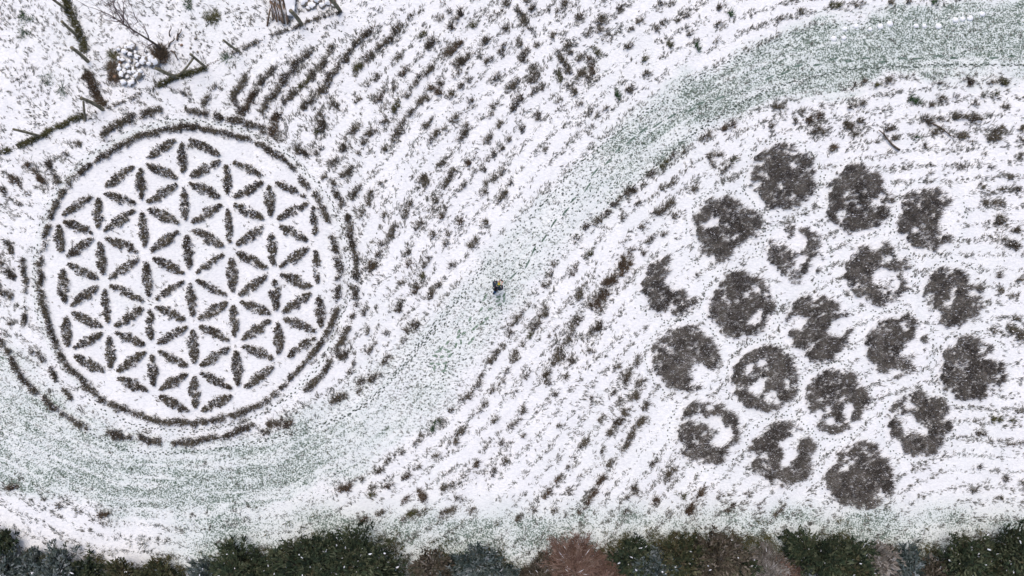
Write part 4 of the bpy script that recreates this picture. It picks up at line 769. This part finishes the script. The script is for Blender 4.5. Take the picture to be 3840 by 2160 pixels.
# low growth under the trees
n = 2600; x = rng.uniform(-40, 2620, n); lim = np.interp(x, [-40, 60, 260, 420, 500, 700, 760, 1000, 1040, 1100, 1260, 1320, 1420, 1560, 1700, 1900, 1960, 2150, 2200, 2330, 2420, 2620], [1400, 1385, 1400, 1405, 1420, 1385, 1340, 1340, 1425, 1375, 1385, 1440, 1365, 1345, 1330, 1345, 1380, 1340, 1370, 1385, 1345, 1335])
y = lim+14+rng.exponential(45, n)-rng.exponential(13, n)*(rng.random(n) < .4)+(vnoise(x/K, x*0, .9, 8)-.5)*44+(vnoise(x/K, x*0, 2.7, 18)-.5)*26-4; mx, my = W(x, y)
V, ti = tuft_blades(mx, my, rng.uniform(.08, .2, n), rng.uniform(.15, .5, n), 6, 8, .04, .014, 2.0, (0, 0), .02)
tag(link('undergrowth', blade_mesh('undergrowth', V, ti), PM['o']), 'dark tangled undergrowth filling the gaps beneath the hedge trees', 'undergrowth', kind='stuff')
# ---------------------------------------------------------------- person
M_SKIN = flat_mat('skin', (.50, .30, .24), (.58, .36, .29), 8, .6); M_JKT = flat_mat('navy_jacket', (.008, .016, .030), (.016, .030, .050), 9, .7); M_JEAN = flat_mat('blue_jeans', (.020, .060, .14), (.035, .095, .20), 9, .8)
M_HAT = flat_mat('teal_knit', (.02, .09, .085), (.05, .15, .12), 12); M_YEL = flat_mat('yellow_knit', (.55, .42, .04), (.68, .55, .09), 12); M_BRN = flat_mat('brown_knit', (.14, .07, .02), (.2, .10, .03), 12); M_BLK = flat_mat('black_cloth', (.008, .008, .010), (.02, .02, .022), 9); M_STRAP = flat_mat('brown_strap', (.16, .10, .08), (.22, .15, .12), 9)
def skin_obj(name, nodes, edges, mat, parent, sub=2, root=0):
    me = bpy.data.meshes.new(name+'_skeleton'); me.from_pydata([n[:3] for n in nodes], edges, []); o = bpy.data.objects.new(name, me); COL.objects.link(o)
    sk = o.modifiers.new('s', 'SKIN'); sk.use_smooth_shade = True; ss = o.modifiers.new('u', 'SUBSURF'); ss.levels = ss.render_levels = sub
    for i, n in enumerate(nodes): me.skin_vertices[0].data[i].radius = (n[3], n[4] if len(n) > 4 else n[3]); me.skin_vertices[0].data[i].use_root = (i == root)
    dg = bpy.context.evaluated_depsgraph_get(); m2 = bpy.data.meshes.new_from_object(o.evaluated_get(dg)); bpy.data.objects.remove(o); m2.name = name
    for p in m2.polygons: p.use_smooth = True
    m2.materials.clear(); return link(name, m2, mat, parent)
PX, PY = W(1252, 720.5); ROOT = empty('person', (PX, PY, float(gz(PX, PY))), math.radians(51-90)); tag(ROOT, 'person in dark navy jacket, jeans and yellow-topped teal hat walking on the snowy path', 'person')
nodes = [(0, -.04, .95, .13, .10), (0, -.02, 1.15, .13, .10), (0, 0, 1.36, .15, .11), (0, .04, 1.47, .055), (0, .08, 1.56, .055)]
edges = [(0, 1), (1, 2), (2, 3), (3, 4)]
def chain(start, pts):
    p = start
    for q in pts: nodes.append(q); edges.append((p, len(nodes)-1)); p = len(nodes)-1
    return p
for s in (-1, 1):
    w = chain(2, [(s*.19, .0, 1.40, .055), (s*.26, .08, 1.13, .045), (s*.10, .27, 1.19, .03), (s*.075, .33, 1.20, .032, .018)])
    for k, (dx, L) in enumerate(((-.028, .075), (-.010, .088), (.010, .082), (.027, .065))):
        chain(w, [(s*.075+dx, .365, 1.20, .009), (s*.075+dx*1.1-s*.004, .365+L*.55, 1.195, .008), (s*.075+dx*1.1-s*.012, .365+L*.9, 1.175, .007)])
    chain(w, [(s*.042, .335, 1.205, .010), (s*.022, .365, 1.205, .008)])
lk = chain(0, [(-.10, -.02, .88, .09), (-.11, .10, .50, .06), (-.11, .12, .10, .045)]); chain(lk, [(-.11, .24, .05, .04)])
rk = chain(0, [(.10, -.05, .88, .09), (.09, -.16, .50, .06), (.07, -.42, .16, .045)]); chain(rk, [(.07, -.36, .04, .04)])
skin_obj('body', nodes, edges, M_SKIN, ROOT)
J = [(0, -.05, .92, .20, .15), (0, -.04, 1.12, .19, .15), (0, -.02, 1.34, .20, .14), (0, .03, 1.47, .085)]; JE = [(0, 1), (1, 2), (2, 3)]
for s in (-1, 1):
    i = len(J); J += [(s*.23, -.02, 1.39, .085), (s*.31, .06, 1.12, .07), (s*.14, .23, 1.17, .05)]; JE += [(2, i), (i, i+1), (i+1, i+2)]
skin_obj('jacket', J, JE, M_JKT, ROOT)
skin_obj('jeans', [(0, -.04, .95, .15, .12), (-.10, -.02, .84, .105), (-.11, .10, .50, .08), (-.11, .12, .14, .07), (.10, -.05, .84, .105), (.09, -.16, .50, .085), (.07, -.42, .20, .075)], [(0, 1), (1, 2), (2, 3), (0, 4), (4, 5), (5, 6)], M_JEAN, ROOT)
for s, fy, fz in ((-.11, .17, .05), (.07, -.40, .07)):
    bm = bmesh.new(); tube(bm, [(s, fy-.10, fz), (s, fy-.04, fz+.01), (s, fy+.08, fz), (s, fy+.17, fz-.01)], [.035, .058, .050, .03], 8); bm_obj('boot', bm, M_BLK, ROOT)
bm = bmesh.new(); bmesh.ops.create_uvsphere(bm, u_segments=20, v_segments=14, radius=1)
for v in bm.verts:
    x, y, z = v.co; v.co = Vector((x*.078, y*.098, z*.118))
    if y > .75 and -.25 < z < .12 and abs(x) < .25: v.co.y += .022*(1-abs(x)*3)
    if z < -.3: v.co.x *= .86; v.co.y *= .93
    if y > .7 and abs(abs(x)-.38) < .15 and abs(z-.05) < .14: v.co.y -= .008
for s in (-1, 1):
    m = Matrix.Translation((s*.08, 0, 0)) @ Matrix.Diagonal((.012, .022, .034, 1)); bmesh.ops.create_uvsphere(bm, u_segments=8, v_segments=6, radius=1, matrix=m)
    m = Matrix.Translation((s*.03, .090, .012)) @ Matrix.Diagonal((.013, .008, .008, 1)); bmesh.ops.create_uvsphere(bm, u_segments=8, v_segments=6, radius=1, matrix=m)
head = bm_obj('head', bm, M_SKIN, ROOT, (0, .12, 1.63)); head.rotation_euler = (-.35, 0, 0)
bm = bmesh.new(); bmesh.ops.create_uvsphere(bm, u_segments=20, v_segments=12, radius=1); bmesh.ops.delete(bm, geom=[v for v in bm.verts if v.co.z < -.15], context='VERTS')
for v in bm.verts: v.co = Vector((v.co.x*.098, v.co.y*.118, v.co.z*.135+.01))
hat = bm_obj('hat', bm, M_HAT, head, (0, -.005, .015))
bm = bmesh.new(); k = 16; tube(bm, [(.050*math.cos(2*math.pi*i/k), .055*math.sin(2*math.pi*i/k), .138-.0) for i in range(k+1)], [.022]*(k+1), 8, False); bm_obj('hat_ring', bm, M_YEL, hat)
bm = bmesh.new(); bmesh.ops.create_icosphere(bm, subdivisions=2, radius=.034); bm_obj('bobble', bm, M_BRN, hat, (0, 0, .152))
bm = bmesh.new(); bmesh.ops.create_cube(bm, size=1, matrix=Matrix.Diagonal((.27, .13, .40, 1))); bmesh.ops.bevel(bm, geom=bm.edges[:], offset=.045, segments=3, affect='EDGES')
bp_ = bm_obj('backpack', bm, M_BLK, None, Matrix.Translation(ROOT.location) @ Matrix.Rotation(ROOT.rotation_euler.z, 4, 'Z') @ Vector((.02, -.23, 1.22))); bp_.rotation_euler = ROOT.rotation_euler; tag(bp_, 'small black backpack on the back of the walking person', 'backpack')
for s in (-1, 1):
    bm = bmesh.new(); tube(bm, [(s*.09, .05, .16), (s*.10, .16, .235), (s*.10, .27, .20)], [.014]*3, 6); bm_obj('strap', bm, M_STRAP, bp_)
bm = bmesh.new(); bmesh.ops.create_cube(bm, size=1, matrix=Matrix.Diagonal((.15, .085, .022, 1))); bmesh.ops.bevel(bm, geom=bm.edges[:], offset=.007, segments=2, affect='EDGES')
cd = bm_obj('remote_control', bm, M_BLK, None, Matrix.Translation(ROOT.location) @ Matrix.Rotation(ROOT.rotation_euler.z, 4, 'Z') @ Vector((-.02, .41, 1.21))); cd.rotation_euler = ROOT.rotation_euler; tag(cd, 'black remote control held in front by the walking person', 'remote control')
